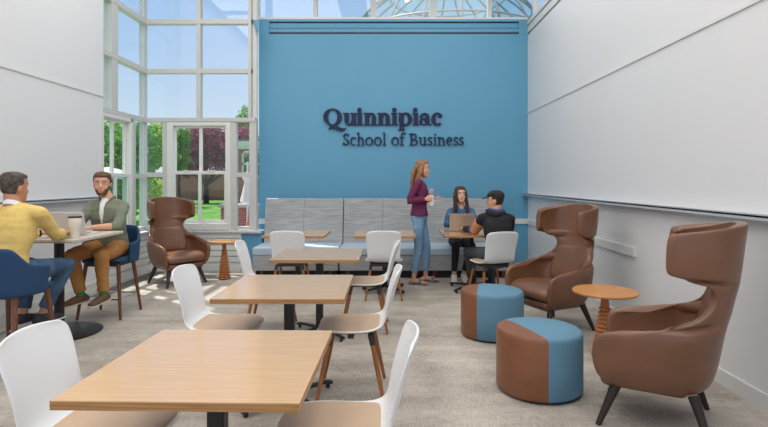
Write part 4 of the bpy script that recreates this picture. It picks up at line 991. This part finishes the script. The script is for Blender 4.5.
# ------------------------------------------------------------------ light
w = bpy.data.worlds.new('sky'); bpy.context.scene.world = w; w.use_nodes = True; nt = w.node_tree
bg = nt.nodes['Background']; tc = nt.nodes.new('ShaderNodeTexCoord'); sp_ = nt.nodes.new('ShaderNodeSeparateXYZ'); cr = nt.nodes.new('ShaderNodeValToRGB')
nt.links.new(tc.outputs['Generated'], sp_.inputs[0]); nt.links.new(sp_.outputs[2], cr.inputs[0]); nt.links.new(cr.outputs[0], bg.inputs[0])
cr.color_ramp.elements[0].position = 0; cr.color_ramp.elements[0].color = lin((228, 238, 247))
cr.color_ramp.elements[1].position = .9; cr.color_ramp.elements[1].color = lin((138, 178, 234))
e = cr.color_ramp.elements.new(.11); e.color = lin((212, 230, 247)); e = cr.color_ramp.elements.new(.22); e.color = lin((188, 214, 246)); e = cr.color_ramp.elements.new(.36); e.color = lin((164, 198, 242))
bg.inputs[1].default_value = 1.0
sun = bpy.data.lights.new('sun', 'SUN'); sun.energy = 6.0; sun.angle = R(1); sun.color = (1, .95, .86)
so = bpy.data.objects.new('sun', sun); C.objects.link(so)
so.rotation_euler = Vector((.40, -.28, -1)).to_track_quat('-Z', 'Y').to_euler()
# unseen fill light panels, added overhead to brighten the room
for i, x in enumerate((-2.35, .85)):
    for j, y in enumerate((-1.6, 1.0, 3.6, 6.1)):
        t = empty('added_fill_panel', (x, y, ZT), 0, 'wide flat white fill light panel added unseen above the seating', 'added fill light', 'added fill light panels')
        MB().box(-1.35, 1.35, -1.15, 1.15, -.05, 0).build('fill_panel_back', M['white'], t, smooth=0)
        la = bpy.data.lights.new('panel', 'AREA'); la.shape = 'RECTANGLE'; la.size = 2.6; la.size_y = 2.2; la.energy = 46; la.color = (1, .955, .90)
        lo = bpy.data.objects.new('fill_lamp', la); C.objects.link(lo); lo.parent = t; lo.location = (0, 0, -.06)

cam = bpy.data.cameras.new('camera'); co = bpy.data.objects.new('camera', cam); C.objects.link(co)
co.location = (0, 0, H); co.rotation_euler = (PI/2, 0, 0); cam.lens = 24; cam.sensor_width = 36
cam.shift_x = -4/768; cam.shift_y = -32.5/768; cam.clip_end = 300
sc = bpy.context.scene; sc.camera = co
sc.view_settings.view_transform = 'Standard'; sc.view_settings.look = 'None'; sc.view_settings.gamma = 1; sc.view_settings.exposure = 0
